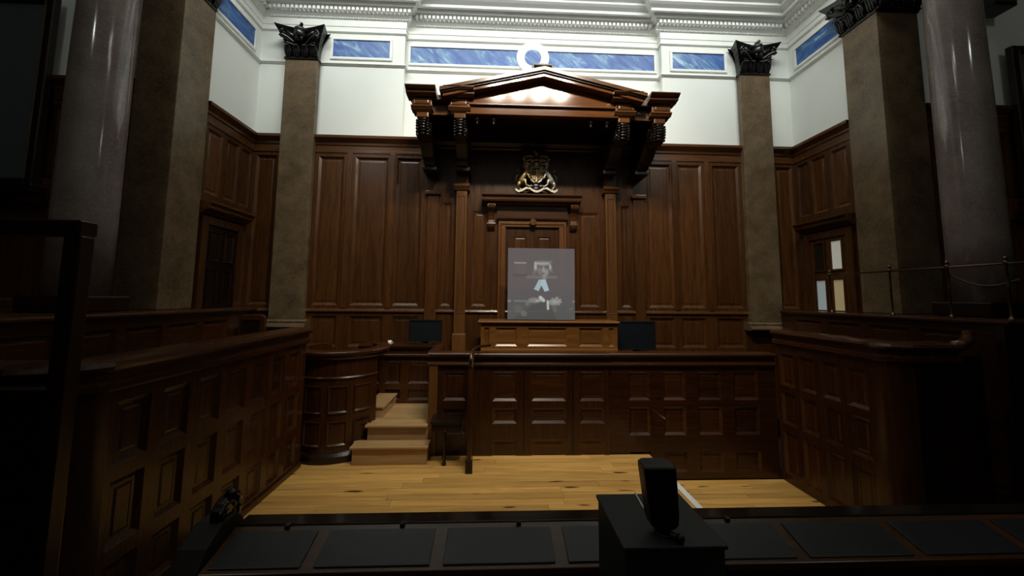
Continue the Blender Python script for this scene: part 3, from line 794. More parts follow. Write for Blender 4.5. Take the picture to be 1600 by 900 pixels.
def ribbon(pts, hw2):
    vs = []; fs = []; n = len(pts)
    for i, (x, z, d) in enumerate(pts):
        for zz, dd in ((-hw2, d), (hw2, d), (hw2, d+.014), (-hw2, d+.014)): vs.append(A(x, z+zz, dd))
    for i in range(n-1):
        for k in range(4): fs.append((i*4+k, i*4+(k+1) % 4, (i+1)*4+(k+1) % 4, (i+1)*4+k))
    fs += [(0, 1, 2, 3), tuple((n-1)*4+k for k in (3, 2, 1, 0))]
    return MB().add(vs, fs)
ribbon([(-.145+.29*k/14, .075-.075*math.sin(PI*k/14), .10) for k in range(15)], .022).build('motto_ribbon', 'white_gilt', arms)
for s_ in (-1, 1):
    ribbon([(s_*(.135+.275*k/12), .045+.03*math.sin(PI*2*k/12+.6)-.02*(k > 8), .085) for k in range(13)], .022).build('motto_ribbon', 'white_gilt', arms)

# ================================================================== BENCHES
# judge's bench front across the well
jb = thing('court_bench', 'long panelled wooden bench front below the judge facing the well floor', 'bench', (1.7, 5.85, 0))
MB().box(-.30, 4.34, 5.902, 5.97, -.40, 1.34).build('front_board', 'mahog_x', jb)
MB().box(-.30, 1.73, 5.862, 5.90, 0, 1.31).build('centre_core', 'mahog_z', jb)
MB().box(1.70, 1.73, 5.83, 5.87, 0, 1.31).build('centre_return', 'mahog_z', jb)
cop = [(5.98, 1.28), (5.82, 1.28), (5.795, 1.295), (5.795, 1.315), (5.83, 1.33), (5.835, 1.40), (5.80, 1.425), (5.785, 1.44), (5.785, 1.455), (5.80, 1.472), (6.02, 1.475)]
MB().prism([(a+.035, z) for a, z in cop], 'x', 1.73, 4.34).build('coping', 'mahog_x', jb, bevel=.003)
MB().prism(cop, 'x', -.32, 1.75).build('coping', 'mahog_x', jb, bevel=.003)
face_y(jb, -.30, 1.70, -.08, 1.30, 5.83, [(a, b, c, d) for a, b in ((-.01, .357), (.566, 1.087), (1.288, 1.662)) for c, d in ((.77, 1.21), (.45, .68), (-.06, .23))], 'mahog_z', 'mahog_x')
face_y(jb, 1.73, 4.34, -.40, 1.30, 5.87, [(a, b, c, d) for a, b in ((2.04, 2.37), (2.57, 2.92), (3.11, 3.48), (3.67, 4.06)) for c, d in ((.77, 1.20), (.26, .68), (-.27, .03))], 'mahog_x')
for xs in (.46, 1.187):
    MB().box(xs-.012, xs+.012, 5.826, 5.832, .03, 1.27).build('joint_bead', 'dark_z', jb)
MB().tube([(2.36, 5.87, .66), (2.36, 5.33, .66)], .012, 8).build('guard_bar', 'mahog_y', jb, smooth=True)

# left wing of the bench beside the steps, turning back to the lobby
lw = thing('bench_wing', 'short panelled bench wing between the steps and the partition end', 'bench', (-.63, 5.85, 0))
MB().box(-.93, -.36, 5.902, 5.95, 0, 1.34).build('core', 'mahog_z', lw)
MB().prism([(a+.035, z) for a, z in cop], 'x', -.97, -.34).build('coping', 'mahog_x', lw, bevel=.003)
face_y(lw, -.93, -.34, 0, 1.30, 5.87, [(-.74, -.40, .77, 1.20), (-.74, -.40, .30, .66)], 'mahog_z')
MB().box(-.95, -.82, 5.84, 5.87, 0, 1.28).build('end_stile', 'oak_z', lw, bevel=.008)
MB().box(-.93, -.87, 5.95, 6.94, 0, 1.34).build('return_board', 'mahog_z', lw)
MB().box(-1.0, -.86, 6.0, 6.94, 1.34, 1.475).build('return_coping', 'mahog_y', lw, bevel=.02)

# panelled desk behind the stair lobby
ld = thing('clerk_desk', 'panelled wooden desk at the head of the steps under the left screen', 'desk', (-1.5, 6.9, 0))
MB().box(-2.35, -1.02, 6.985, 7.25, 0, 1.30).build('front_board', 'mahog_z', ld)
MB().prism([(7.40, 1.24), (6.93, 1.24), (6.90, 1.26), (6.90, 1.29), (6.93, 1.31), (6.93, 1.38), (6.88, 1.42), (6.88, 1.455), (7.40, 1.46)], 'x', -2.35, -1.0).build('desk_top', 'mahog_x', ld, bevel=.004)
face_y(ld, -2.35, -1.02, 0, 1.25, 6.95, [(a, b, c, d) for a, b in ((-2.3, -1.98), (-1.90, -1.62), (-1.50, -1.12)) for c, d in ((.78, 1.17), (.50, .69))], 'mahog_z')

# partition end with handrail
pe = thing('partition_end', 'thin dark wooden partition end standing forward of the bench', 'partition', (-.3, 5.3, 0))
MB().prism([(5.775, 0), (5.28, 0), (5.27, 1.0), (5.30, 1.36), (5.36, 1.47), (5.46, 1.50), (5.775, 1.50)], 'x', -.335, -.275).build('board', 'mahog_z', pe, bevel=.012)
MB().box(-.352, -.258, 5.262, 5.32, 0, .16).build('foot', 'dark_z', pe, bevel=.01)
MB().tube([(-.305, 5.29, 1.38), (-.305, 5.33, 1.48), (-.305, 5.42, 1.545), (-.27, 5.60, 1.57), (-.2, 5.80, 1.575), (-.05, 5.92, 1.575)], .018, 10).build('handrail', 'brass', pe, smooth=True)

# folding usher's seat against the wing
fs_ = thing('folding_seat', 'small dark wooden flap seat on one turned leg beside the steps', 'seat', (-.64, 5.55, 0))
MB().box(-.86, -.43, 5.48, 5.835, .56, .60).build('seat', 'dark_x', fs_, bevel=.012)
MB().box(-.84, -.45, 5.51, 5.83, .46, .56).build('apron', 'dark_x', fs_)
MB().lathe([(.028, 0), (.03, .03), (.02, .06), (.032, .10), (.018, .16), (.026, .26), (.03, .36), (.022, .40), (.034, .46)], (-.66, 5.54, 0), 14).build('leg', 'dark_z', fs_, smooth=True)

# judge's desk
jd = thing('judge_desk', 'lighter oak raised desk of the judge carrying the clear screen', 'desk', (.95, 6.6, 0))
MB().box(-.22, 2.13, 6.652, 7.15, 0, 1.86).build('carcass', 'desk_oak', jd)
MB().prism([(7.18, 1.855), (6.60, 1.855), (6.575, 1.87), (6.575, 1.89), (6.59, 1.90), (7.18, 1.905)], 'x', -.27, 2.16).build('desk_top', 'desk_oak', jd, bevel=.003)
face_y(jd, -.22, 2.13, 0, 1.86, 6.62, [(a, b, 1.47, 1.79) for a, b in ((-.17, -.07), (.02, .40), (.57, 1.26), (1.46, 1.88), (1.97, 2.08))], 'desk_oak', depth=.022, ring=.035)
for xs in (-.22, 2.115): MB().box(xs, xs+.015, 6.622, 6.66, 0, 1.86).build('side_edge', 'desk_oak', jd)
MB().box(-.22, 2.13, 6.60, 6.62, 1.36, 1.43).build('base_rail', 'desk_oak', jd, bevel=.006)

# steps
st = thing('wooden_steps', 'two pale wooden steps rising to the landing beside the witness box', 'steps', (-1.4, 5.55, 0))
MB().box(-1.92, -.905, 5.57, 5.80, 0, .21).build('riser', 'pine_step', st)
MB().box(-1.95, -.885, 5.535, 5.82, .21, .245).build('tread', 'pine_step', st, bevel=.01)
MB().box(-1.80, -.94, 5.82, 6.93, .0, .42).build('riser', 'pine_step', st)
for k in range(8):
    y0 = 5.77+k*.145
    MB().box(-1.83 if k == 0 else -1.79, -.94, y0+.001, y0+.144, .42, .455).build('tread' if k == 0 else 'landing_board', 'pine_step', st, bevel=.008 if k == 0 else .002)
MB().box(-1.98, -1.68, 6.12, 6.93, .455, .60).build('riser', 'pine_step', st)
MB().box(-1.98, -1.655, 6.10, 6.93, .60, .63).build('tread', 'pine_step', st, bevel=.008)

# witness box
WX, WY, WR = -2.37, 6.27, .65
wb = thing('witness_box', 'round-fronted dark wooden witness box at the left of the steps', 'witness box', (WX, WY-.6, 0))
a0, a1 = math.radians(175), math.radians(340)
m = MB(); m.lathe([(WR-.07, 0), (WR, 0), (WR, 1.42), (WR-.07, 1.42), (WR-.07, 0)], (WX, WY, 0), 40, a0, a1); m.build('curved_wall', 'mahog_z', wb, smooth=False)
m = MB(); m.lathe([(WR-.14, 1.40), (WR+.02, 1.40), (WR+.045, 1.43), (WR+.05, 1.455), (WR+.08, 1.475), (WR+.08, 1.50), (WR+.06, 1.515), (WR-.14, 1.515), (WR-.14, 1.40)], (WX, WY, 0), 56, math.radians(130), math.radians(408), cap=False); m.build('rim', 'mahog_x', wb)
m = MB(); m.lathe([(WR, .0), (WR+.05, .0), (WR+.05, .09), (WR+.02, .13), (WR, .14)], (WX, WY, 0), 40, a0, a1); m.build('plinth', 'dark_x', wb)
m = MB(); m.lathe([(WR, 1.12), (WR+.014, 1.13), (WR+.018, 1.145), (WR+.006, 1.16), (WR, 1.165)], (WX, WY, 0), 40, a0, a1); m.build('band', 'mahog_x', wb)
for k in range(5):
    b0 = math.radians(186+k*30); b1 = b0+math.radians(23)
    for zc0, zc1 in ((.22, .56), (.66, 1.04)):
        m = MB(); n = 6; vs = []; fs = []
        stps = ((0, .0), (0, .018), (.012, .022), (.03, .004), (.05, .006))
        for ins, h in stps:
            for i in range(n+1):
                a = b0+ins/WR+(b1-b0-2*ins/WR)*i/n
                for z in (zc0+ins, zc1-ins): vs.append((WX+(WR+h)*math.cos(a), WY+(WR+h)*math.sin(a), z))
        q = 2*(n+1)
        for j in range(len(stps)-1):
            for i in range(n):
                for z in (0, 1): fs.append((j*q+2*i+z, j*q+2*i+2+z, (j+1)*q+2*i+2+z, (j+1)*q+2*i+z))
            for i in (0, n): fs.append((j*q+2*i, j*q+2*i+1, (j+1)*q+2*i+1, (j+1)*q+2*i))
        j = len(stps)-1
        for i in range(n): fs.append((j*q+2*i, j*q+2*i+1, j*q+2*i+3, j*q+2*i+2))
        m.add(vs, fs).build('curved_panel', 'mahog_z', wb)

# left jury box
jl = thing('jury_box', 'long panelled dark wooden box wall running along the left side of the well', 'jury box', (-2.6, 4.1, 0))
MB().box(-2.72, -2.635, 2.82, 5.54, 0, 1.72).build('side_board', 'mahog_y', jl)
railp = [(-2.86, 1.72), (-2.58, 1.66), (-2.55, 1.68), (-2.55, 1.72), (-2.58, 1.74), (-2.58, 1.78), (-2.53, 1.80), (-2.515, 1.82), (-2.53, 1.845), (-2.62, 1.86), (-2.86, 1.86)]
def arc_path(x0, y_far, y_near, r, sgn, xend):
    pts = [(x0, y_far), (x0, y_near+r)]
    for k in range(1, 9):
        a = k/8*PI/2
        pts.append((x0+sgn*r*(1-math.cos(a)), y_near+r-r*math.sin(a)))
    pts.append((xend, y_near)); return pts
rp2 = [(-.14, 1.72), (.02, 1.64), (.045, 1.66), (.045, 1.70), (.02, 1.72), (.02, 1.77), (.06, 1.79), (.075, 1.815), (.06, 1.845), (-.02, 1.86), (-.20, 1.86)]
pth = arc_path(-2.60, 5.56, 2.52, .30, -1, -4.6)
MB().sweep(pth[::-1], [(-p if False else p, z) for p, z in rp2], True).build('coping', 'mahog_y', jl)
MB().box(-4.6, -2.90, 2.52, 2.64, 0, 1.72).build('front_board', 'mahog_x', jl)
m = MB(); m.lathe([(.30, 0), (.30, 1.72)], (-2.90, 2.82, 0), 10, -PI/2, 0, cap=False); m.build('corner_board', 'mahog_z', jl, smooth=True)
face_x(jl, 2.82, 5.54, 0, 1.70, -2.60, 1, [(2.86+k*.378, 3.13+k*.378, c, d) for k in range(7) for c, d in ((1.12, 1.56), (.56, 1.02), (.10, .46))], 'mahog_z', ring=.045, depth=.03)
MB().box(-2.60, -2.575, 2.84, 5.54, 0, .07).build('skirting', 'mahog_y', jl, bevel=.01)

# right jury box
RX, RN = 4.36, 4.10
jr = thing('jury_box', 'panelled dark wooden box wall with a rounded corner at the right of the well', 'jury box', (RX, 4.9, -.4))
MB().box(RX+.035, RX+.12, RN+.25, 5.86, -.4, 1.70).build('side_board', 'mahog_y', jr)
rp3 = [(p, z-.02) for p, z in rp2]
pth = arc_path(RX, 5.88, RN, .25, 1, 5.12)
MB().sweep(pth, rp3, True).build('coping', 'mahog_y', jr)
m = MB(); m.tube([(5.10, RN+.02, 1.80), (5.22, RN+.02, 1.82), (5.32, RN+.05, 1.87), (5.38, RN+.10, 1.95)], [.06, .06, .055, .04], 10); m.build('coping_end', 'mahog_y', jr, smooth=True)
MB().box(RX+.25, 5.40, RN, RN+.10, -.4, 1.70).build('front_board', 'dark_z', jr)
m = MB(); m.lathe([(.25, -.4), (.25, 1.70)], (RX+.25, RN+.25, 0), 10, PI, 1.5*PI, cap=False); m.build('corner_board', 'mahog_z', jr, smooth=True)
face_x(jr, RN+.25, 5.86, -.4, 1.69, RX, -1, [(RN+.30+k*.37, RN+.59+k*.37, c, d) for k in range(4) for c, d in ((1.02, 1.50), (.46, .93), (-.26, .36))], 'mahog_z', ring=.045, depth=.03)

# raised ledges behind the jury boxes
lr = thing('ledge_wall', 'panelled dark ledge wall with the brass rail on top at the right', 'ledge', (5.6, 4.6, -.4))
MB().box(5.585, 6.08, 4.0, 7.30, -.4, 2.04).build('board', 'mahog_y', lr)
m = MB(); m.box(5.50, 7.6, 3.92, 5.60, 2.04, 2.10); m.build('ledge', 'mahog_y', lr, bevel=.02)
MB().box(5.50, 6.08, 5.60, 7.24, 2.04, 2.10).build('ledge', 'mahog_y', lr, bevel=.02)
MB().box(6.08, 6.80, 5.60, 6.15, 2.04, 2.10).build('pier_pad', 'mahog_y', lr)
MB().box(5.45, 9.5, 3.92, 4.0, -.4, 2.04).build('front_board', 'dark_x', lr)
face_x(lr, 4.0, 7.24, -.4, 2.04, 5.55, -1, [(4.25+k*.70, 4.85+k*.70, 1.2, 1.95) for k in range(4)], 'mahog_y')
ll = thing('ledge_wall', 'panelled dark ledge wall below the left round column and pier', 'ledge', (-4.3, 4.3, -.4))
MB().box(-4.66, -4.405, 2.75, 7.30, -.4, 2.02).build('board', 'mahog_y', ll)
MB().box(-7.6, -4.30, 2.75, 5.60, 2.02, 2.08).build('ledge', 'mahog_y', ll, bevel=.02)
MB().box(-4.66, -4.30, 5.60, 7.24, 2.02, 2.08).build('ledge', 'mahog_y', ll, bevel=.02)
MB().box(-5.26, -4.66, 5.60, 6.15, 2.02, 2.08).build('pier_pad', 'mahog_y', ll)
face_x(ll, 2.75, 7.24, -.4, 2.02, -4.37, 1, [(2.95+k*.62, 3.47+k*.62, 1.2, 1.9) for k in range(6)], 'mahog_y')
se = thing('bench_end', 'square shouldered dark wooden seat end behind the left jury box', 'seat', (-4.05, 6.7, -.4))
MB().prism([(-4.27, -.4), (-3.85, -.4), (-3.85, 1.92), (-3.88, 1.96), (-3.92, 1.975), (-4.22, 1.975), (-4.27, 1.95)], 'y', 6.68, 6.76).build('end_board', 'mahog_z', se, bevel=.01)
panel_y(se, -4.21, -3.91, 1.35, 1.90, 6.68, 'dark_z', ring=.03)
MB().box(-4.28, -3.84, 6.76, 7.2, 1.3, 1.4).build('seat', 'mahog_x', se, bevel=.01)

# brass posts and rail on the right ledge
br = thing('brass_rail', 'brass gallery rail on slim posts with ball finials on the right ledge', 'rail', (5.62, 5.0, 2.10))
ys = (6.20, 5.22, 4.52, 3.97)
for y in ys:
    p = MB().lathe([(.035, 0), (.035, .012), (.018, .03), (.012, .05), (.012, .34), (.018, .36), (.012, .38), (.012, .60), (.024, .62), (.024, .64), (.013, .655)], (5.62, y, 2.10), 12).build('post', 'brass', br, smooth=True)
    MB().ball((5.62, y, 2.775), (.022, .022, .03), 10, 8).build('finial', 'brass', p, smooth=True)
MB().tube([(5.62, 6.22, 2.72), (5.62, 3.5, 2.72)], .011, 8).build('rod', 'brass', br, smooth=True)
rp = MB().tube([(5.66, 4.52-.031*k, 2.62-.10*math.sin(PI*k/20)-.004*k) for k in range(21)], .014, 8).build('barrier_rope', 'rope', None, smooth=True)
tag(rp, 'dark rope drooping between the two rightmost brass posts', 'rope')

# dark timber screen at the far left
ds = thing('timber_screen', 'black open timber screen frame at the far left edge', 'screen', (-2.5, 2.2, 0))
MB().box(-2.335, -2.245, 2.16, 2.24, -.4, 2.615).build('post', 'dark_z', ds, bevel=.008)
MB().box(-3.9, -2.245, 2.15, 2.25, 2.615, 2.70).build('top_rail', 'dark_x', ds, bevel=.01)
MB().box(-3.9, -2.335, 2.18, 2.22, -.4, 1.72).build('lower_board', 'dark_x', ds)
MB().box(-3.9, -2.335, 2.165, 2.235, 1.72, 1.80).build('mid_rail', 'dark_x', ds, bevel=.008)
MB().box(-3.9, -3.81, 2.16, 2.24, -.4, 2.615).build('post', 'dark_z', ds, bevel=.008)

# glazed frames on the hall walls
def glazed(label, x0, x1, z0, z1, y):
    t = thing('glazed_frame', label, 'framed glass', ((x0+x1)/2, y, z0))
    f = MB(); f.box(x0, x0+.10, y-.10, y, z0, z1); f.box(x1-.10, x1, y-.10, y, z0, z1); f.box(x0+.1, x1-.1, y-.10, y, z1-.10, z1); f.box(x0+.1, x1-.1, y-.10, y, z0, z0+.10)
    fr = f.build('frame', 'dark_z', t, bevel=.015)
    for a in (x0+.1, x1-.115): MB().box(a, a+.015, y-.108, y-.098, z0+.1, z1-.1).build('gilt_slip', 'frame_gilt', fr)
    MB().box(x0+.1, x1-.1, y-.03, y-.02, z0+.1, z1-.1).build('glass_pane', 'glass_dark', t)
    MB().box(x0-.1, x1+.12, y-.20, y, z0-.12, z0).build('shelf', 'dark_x', t, bevel=.015)
glazed('tall framed glass on the wall left of the left round column', -8.6, -6.40, 3.78, 6.60, 5.55)
glazed('tall framed glass on the wall right of the right round column', 8.24, 10.4, 3.78, 6.40, 5.55)

wsp = thing('wall_loudspeaker', 'black box loudspeaker high on the wall right of the right column', 'loudspeaker', (8.0, 5.5, 6.95))
MB().box(7.72, 8.12, 5.25, 5.55, 6.92, 7.6).build('cabinet', 'black_plastic', wsp, bevel=.015)
MB().box(7.75, 8.09, 5.238, 5.25, 6.96, 7.56).build('grille', 'black_cloth', wsp)
MB().box(7.86, 7.98, 5.55, 5.66, 7.15, 7.35).build('wall_bracket', 'black_plastic', wsp)
# ================================================================== LOOSE THINGS
# clear projection screen with the projected figure of a judge
scr = thing('projection_screen', 'grey translucent screen on the desk showing a robed judge in a wig', 'screen', (.84, 6.8, 1.905))
def sd_seg(px, py, x0, y0, x1, y1):
    dx, dy = x1-x0, y1-y0; t = max(0, min(1, ((px-x0)*dx+(py-y0)*dy)/(dx*dx+dy*dy+1e-9)))
    return math.hypot(px-x0-t*dx, py-y0-t*dy)
def in_poly(px, py, P):
    c = False; j = len(P)-1
    for i in range(len(P)):
        if (P[i][1] > py) != (P[j][1] > py) and px < (P[j][0]-P[i][0])*(py-P[i][1])/(P[j][1]-P[i][1])+P[i][0]: c = not c
        j = i
    return c
def sm(d, w_, s_): return max(0.0, min(1.0, (w_+s_-d)/s_))
SEG = [ # x0,y0,x1,y1,width,soft,strength,colour
 (220, 258, 330, 258, 4, 8, .75, (168, 166, 162)), (215, 385, 340, 385, 8, 10, .25, (70, 66, 66)), (350, 402, 640, 402, 7, 12, .40, (150, 148, 145)),
 (220, 646, 345, 650, 4, 8, .6, (150, 150, 146)), (430, 255, 430, 315, 8, 10, .8, (190, 192, 190)), (442, 262, 562, 262, 6, 10, .8, (180, 182, 180)),
 (578, 280, 582, 312, 6, 9, .8, (185, 186, 184)), (445, 245, 590, 245, 3, 16, .5, (150, 150, 148)), (420, 330, 418, 370, 10, 14, .35, (140, 140, 136)), (590, 325, 600, 350, 8, 12, .3, (135, 135, 132)),
 (555, 650, 558, 725, 9, 6, .9, (205, 208, 204)), (480, 610, 512, 640, 14, 6, .9, (210, 212, 208)), (440, 645, 500, 640, 8, 6, .7, (185, 186, 182)),
 (610, 650, 652, 612, 8, 7, .8, (172, 170, 166)), (620, 660, 680, 632, 8, 7, .8, (175, 172, 168)), (620, 668, 686, 655, 8, 7, .8, (170, 168, 164)), (615, 672, 668, 680, 8, 8, .7, (160, 158, 154)), (585, 650, 605, 622, 7, 8, .7, (160, 158, 154)),
 (620, 690, 628, 735, 12, 16, .3, (140, 140, 136)), (345, 680, 380, 640, 10, 14, .5, (145, 144, 140)), (480, 305, 500, 305, 4, 8, .5, (85, 80, 78)), (530, 305, 552, 305, 4, 8, .5, (85, 80, 78)), (510, 310, 516, 345, 6, 8, .5, (180, 178, 172)), (495, 366, 528, 366, 4, 7, .6, (86, 80, 78)), (470, 293, 500, 296, 3, 6, .5, (100, 95, 92)), (525, 296, 552, 293, 3, 6, .5, (100, 95, 92)), (470, 330, 480, 350, 8, 12, .35, (118, 114, 110)),
 (525, 385, 520, 415, 14, 14, .6, (165, 160, 156)), (540, 345, 545, 365, 12, 14, .5, (170, 168, 162)),
 (160, 648, 172, 648, 8, 8, .6, (165, 160, 158)), (812, 650, 824, 650, 5, 6, .6, (165, 160, 158)), (780, 730, 800, 720, 4, 8, .4, (140, 136, 134)) ]
BL = [ (508, 330, 70, 66, .72, (150, 148, 142)), (506, 262, 92, 26, .45, (160, 160, 157)), (430, 310, 22, 46, .5, (150, 150, 147)), (584, 312, 20, 44, .45, (150, 150, 147)), (420, 640, 72, 32, .8, (150, 150, 145)), (600, 660, 42, 36, .8, (158, 156, 152)), (315, 775, 38, 34, .5, (140, 140, 136)), (255, 725, 52, 44, .3, (130, 130, 126)), (280, 320, 70, 70, .18, (122, 116, 114)) ]
POLY = [ ([(465, 428), (502, 428), (496, 480), (462, 546), (414, 526)], (176, 198, 202)), ([(494, 428), (532, 428), (570, 538), (524, 551), (488, 482)], (184, 208, 216)) ]
NX, NZ = 150, 162
sx0, sx1, sz0, sz1 = .235, 1.43, 1.915, 3.18
vs = []; fs = []; cols = []
for j in range(NZ+1):
    for i in range(NX+1):
        u, v = i/NX, j/NZ
        vs.append((sx0+(sx1-sx0)*u, 6.80, sz1+(sz0-sz1)*v))
        px, py = 150+680*u, 105+730*v
        k = max(0, (v-.45)/.55)
        c = [107-12*k, 100-4*k, 100-7*k]
        # dark robe
        if in_poly(px, py, [(400, 690), (545, 650), (600, 730), (640, 835), (200, 835), (330, 740)]): c = [x*.92 for x in c]
        for (bx_, by_, rx, ry, st_, cc) in BL:
            d = math.hypot((px-bx_)/rx, (py-by_)/ry); t = sm(d, .6, .45)*st_
            c = [a*(1-t)+b*t for a, b in zip(c, cc)]
        for (x0, y0, x1, y1, w_, s_, st_, cc) in SEG:
            d = sd_seg(px, py, x0, y0, x1, y1)
            if d < w_+s_:
                t = sm(d, w_, s_)*st_; c = [a*(1-t)+b*t for a, b in zip(c, cc)]
        for P_, cc in POLY:
            if in_poly(px, py, P_): c = [a*.08+b*.92 for a, b in zip(c, cc)]
        cols.append((*lin(c), 1))
for j in range(NZ):
    for i in range(NX):
        a = j*(NX+1)+i; fs.append((a, a+NX+1, a+NX+2, a+1))
me = bpy.data.meshes.new('projected_image'); me.from_pydata(vs, [], fs)
at_ = me.color_attributes.new('picture', 'FLOAT_COLOR', 'POINT')
at_.data.foreach_set('color', [x for c in cols for x in c])
m_, nt, b = newmat('projection')
N, L = nt.nodes, nt.links
ca = N.new('ShaderNodeVertexColor'); ca.layer_name = 'picture'
em = N.new('ShaderNodeEmission'); em.inputs[1].default_value = .92
tr = N.new('ShaderNodeBsdfTransparent'); tr.inputs[0].default_value = (1, 1, 1, 1)
mxs = N.new('ShaderNodeMixShader'); mxs.inputs[0].default_value = .84
L.new(ca.outputs[0], em.inputs[0]); L.new(tr.outputs[0], mxs.inputs[1]); L.new(em.outputs[0], mxs.inputs[2])
L.new(mxs.outputs[0], N['Material Output'].inputs['Surface'])
me.materials.append(m_)
po = bpy.data.objects.new('projected_image', me); COL.objects.link(po); par(po, scr)
po['label'] = 'ghostly grey picture of a judge with white neck bands and folded hands'
m_, nt, b = newmat('acrylic')
N, L = nt.nodes, nt.links
tr = N.new('ShaderNodeBsdfTransparent'); tr.inputs[0].default_value = (.93, .93, .93, 1)
gl = N.new('ShaderNodeBsdfGlossy'); gl.inputs['Roughness'].default_value = .08; gl.inputs[0].default_value = (.6, .6, .6, 1)
mxs = N.new('ShaderNodeMixShader'); mxs.inputs[0].default_value = .04
L.new(tr.outputs[0], mxs.inputs[1]); L.new(gl.outputs[0], mxs.inputs[2]); L.new(mxs.outputs[0], N['Material Output'].inputs['Surface'])
MATS['acrylic'] = m_
MB().box(sx0, sx1, 6.803, 6.813, 1.905, sz1).build('acrylic_sheet', 'acrylic', scr)

def monitor(label, x0, x1, z0, z1, y, foot):
    t = thing('monitor', label, 'monitor', ((x0+x1)/2, y, foot))
    MB().box(x0, x1, y, y+.07, z0, z1).build('housing', 'navy_panel', t, bevel=.012)
    m = MB(); m.box(x0, x1, y-.008, y, z1-.025, z1); m.box(x0, x1, y-.008, y, z0, z0+.02); m.box(x0, x0+.02, y-.008, y, z0+.02, z1-.025); m.box(x1-.02, x1, y-.008, y, z0+.02, z1-.025)
    m.build('bezel', 'black_plastic', t)
    xm = (x0+x1)/2
    MB().box(xm-.05, xm+.05, y+.02, y+.06, foot+.015, z0+.03).build('stem', 'black_plastic', t)
    MB().box(xm-.14, xm+.14, y-.03, y+.12, foot, foot+.018).build('foot', 'black_plastic', t, bevel=.006)
monitor('dark flat monitor on the desk left of the canopy post', -1.50, -.92, 1.515, 1.895, 6.92, 1.46)
rtb = thing('side_desk', 'dark shelf carrying the monitor right of the oak desk', 'desk', (2.6, 6.9, 0))
MB().box(2.17, 3.05, 6.85, 7.25, -.4, 1.28).build('carcass', 'dark_z', rtb); MB().box(2.165, 3.08, 6.83, 7.26, 1.28, 1.31).build('top', 'wood_x', rtb, bevel=.006)
monitor('dark flat monitor right of the oak desk', 2.23, 2.92, 1.385, 1.89, 6.92, 1.31)
cup = thing('white_cup', 'tiny white cup on the desk at the head of the steps', 'cup', (-1.82, 6.92, 1.46))
MB().lathe([(.022, 0), (.026, .005), (.034, .07), (.030, .07), (.022, .012), (0.001, .012)], (-1.82, 6.92, 1.46), 16, cap=False).build('bowl', 'white_paint', cup, smooth=True)
MB().tube([(-1.79, 6.92, 1.51), (-1.765, 6.92, 1.505), (-1.765, 6.92, 1.485), (-1.792, 6.92, 1.478)], .005, 6).build('handle', 'white_paint', cup)

# white strip on the floor
ws = MB().box(2.255, 2.33, 4.10, 5.34, .002, .012).build('floor_strip', 'white_paint', None, bevel=.002)
tag(ws, 'white strip along the right edge of the raised pine floor', 'strip')

# foreground desk with leather insets
fd = thing('front_desk', 'long dark desk in the foreground with sloping top of leather insets', 'desk', (1, 2.0, 0))
zf, zn, yf, yn = 1.145, 1.083, 2.10, 1.862
sl = (zf-zn)/(yf-yn)
MB().box(-1.28, 4.6, 2.10, 2.20, -.4, 1.15).build('back_rail', 'black_lacquer', fd, bevel=.008)
MB().prism([(yf, zf-.03), (yn-.01, zn-.03-sl*.01), (yn-.01, zn-sl*.01), (yf, zf)], 'x', -1.28, 4.6).build('slope_board', 'wood_x', fd, bevel=.004)
MB().box(-1.28, 4.6, 1.88, 1.95, -.4, 1.05).build('front_board', 'dark_x', fd)
dirv = Vector((0, yf-yn, zf-zn)).normalized(); nv = Vector((0, -dirv.z, dirv.y))
ln = math.hypot(yf-yn, zf-zn)
for k in range(10):
    x0 = -1.37+.576*k
    p0 = Vector((x0, yn, zn)) + dirv*.012 + nv*.001
    w_ = .515; h_ = ln-.05
    if k == 0: p0.x += .12; w_ -= .12
    q = [p0, p0+Vector((w_, 0, 0)), p0+Vector((w_, 0, 0))+dirv*h_, p0+dirv*h_]
    m = MB(); m.add([*q, *[a+nv*.006 for a in q]], [(0, 3, 2, 1), (4, 5, 6, 7), (0, 1, 5, 4), (1, 2, 6, 5), (2, 3, 7, 6), (3, 0, 4, 7)])
    m.build('leather_inset', 'leather', fd, bevel=.004)
for x in (-1.02, -.45, .14, 1.24):
    MB().box(x-.012, x+.012, 2.075, 2.11, 1.135, 1.157).build('hinge', 'black_plastic', fd, bevel=.004)
# scrolled bench end at the left end of the desk
sb = thing('scrolled_end', 'glossy black scrolled wooden end at the left of the foreground desk', 'bench end', (-1.43, 2.0, 0))
MB().prism([(1.82, -.4), (2.2, -.4), (2.2, 1.14), (2.14, 1.20), (2.03, 1.20), (1.93, 1.14), (1.86, 1.05), (1.83, .9)], 'x', -1.43, -1.30).build('end_board', 'matte_black', sb, bevel=.01)
pts = []; rad = []
for i in range(30):
    an = i*.42; rr = .082*(1-i/38)
    pts.append((-1.325+.0*i, 2.10+rr*math.sin(an), 1.215+rr*math.cos(an))); rad.append(.024*(1-i/50))
MB().tube(pts, rad, 10).build('scroll', 'black_lacquer', sb, smooth=True)
MB().tube([(-1.365, 2.10, 1.215), (-1.318, 2.10, 1.215)], .075, 28).build('scroll_core', 'black_lacquer', sb, bevel=.01)

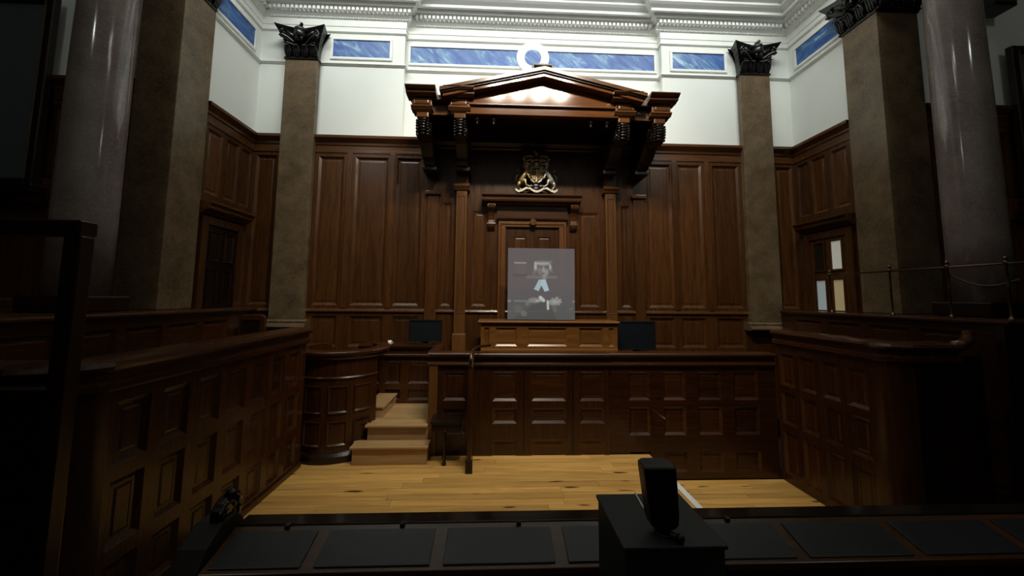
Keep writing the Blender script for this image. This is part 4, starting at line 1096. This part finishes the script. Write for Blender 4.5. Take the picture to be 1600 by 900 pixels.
# black plinth box and loudspeaker
pb = thing('black_plinth', 'black cloth-covered plinth box in the foreground under the loudspeaker', 'plinth', (.66, 1.66, 0))
MB().box(.488, .862, 1.47, 1.840, -.4, 1.385).build('body', 'black_cloth', pb, bevel=.006)
MB().box(.480, .870, 1.462, 1.846, 1.385, 1.40).build('lid', 'black_cloth', pb, bevel=.004)
sp = thing('loudspeaker', 'small black curved loudspeaker standing on the black plinth box', 'loudspeaker', (.63, 1.56, 1.40))
vs = []; fs = []; n = 24
for z, sx, sy, ox in ((1.425, .040, .034, .012), (1.44, .052, .045, .009), (1.47, .058, .05, .006), (1.55, .061, .053, .0), (1.64, .064, .056, -.008), (1.655, .063, .055, -.009), (1.660, .058, .050, -.009)):
    for k in range(n):
        a = 2*PI*(k+.5)/n; e = 2/7
        c_, s_ = math.cos(a), math.sin(a)
        x = math.copysign(abs(c_)**e, c_)*sx; y_ = math.copysign(abs(s_)**e, s_)*sy
        if y_ > 0: y_ *= .55 + .25*(1-abs(c_))
        vs.append((.652+ox+x, 1.555+y_, z))
for j in range(6):
    for k in range(n): fs.append((j*n+k, j*n+(k+1) % n, (j+1)*n+(k+1) % n, (j+1)*n+k))
fs += [tuple(range(n-1, -1, -1)), tuple(6*n+k for k in range(n))]
MB().add(vs, fs).build('cabinet', 'black_plastic', sp)
m = MB(); m.lathe([(.030, 1.40), (.034, 1.404), (.030, 1.41), (.016, 1.415), (.016, 1.43)], (.662, 1.545, 0), 18); m.build('stand', 'black_plastic', sp)
m = MB(); m.tube([(.665, 1.545, 1.412), (.682, 1.51, 1.412), (.695, 1.49, 1.412)], .012, 10); m.ball((.70, 1.484, 1.416), .016, 10, 8); m.build('clamp_knob', 'black_plastic', sp, smooth=True)
wc = MB().tube([(.664, 1.845, 1.4035), (.660, 1.80, 1.4035), (.655, 1.74, 1.4035), (.652, 1.66, 1.4035), (.655, 1.58, 1.4035)], .0038, 8).build('white_cable', 'white_paint', None, smooth=True)
tag(wc, 'thin white cable lying on the black plinth box behind the loudspeaker', 'cable')
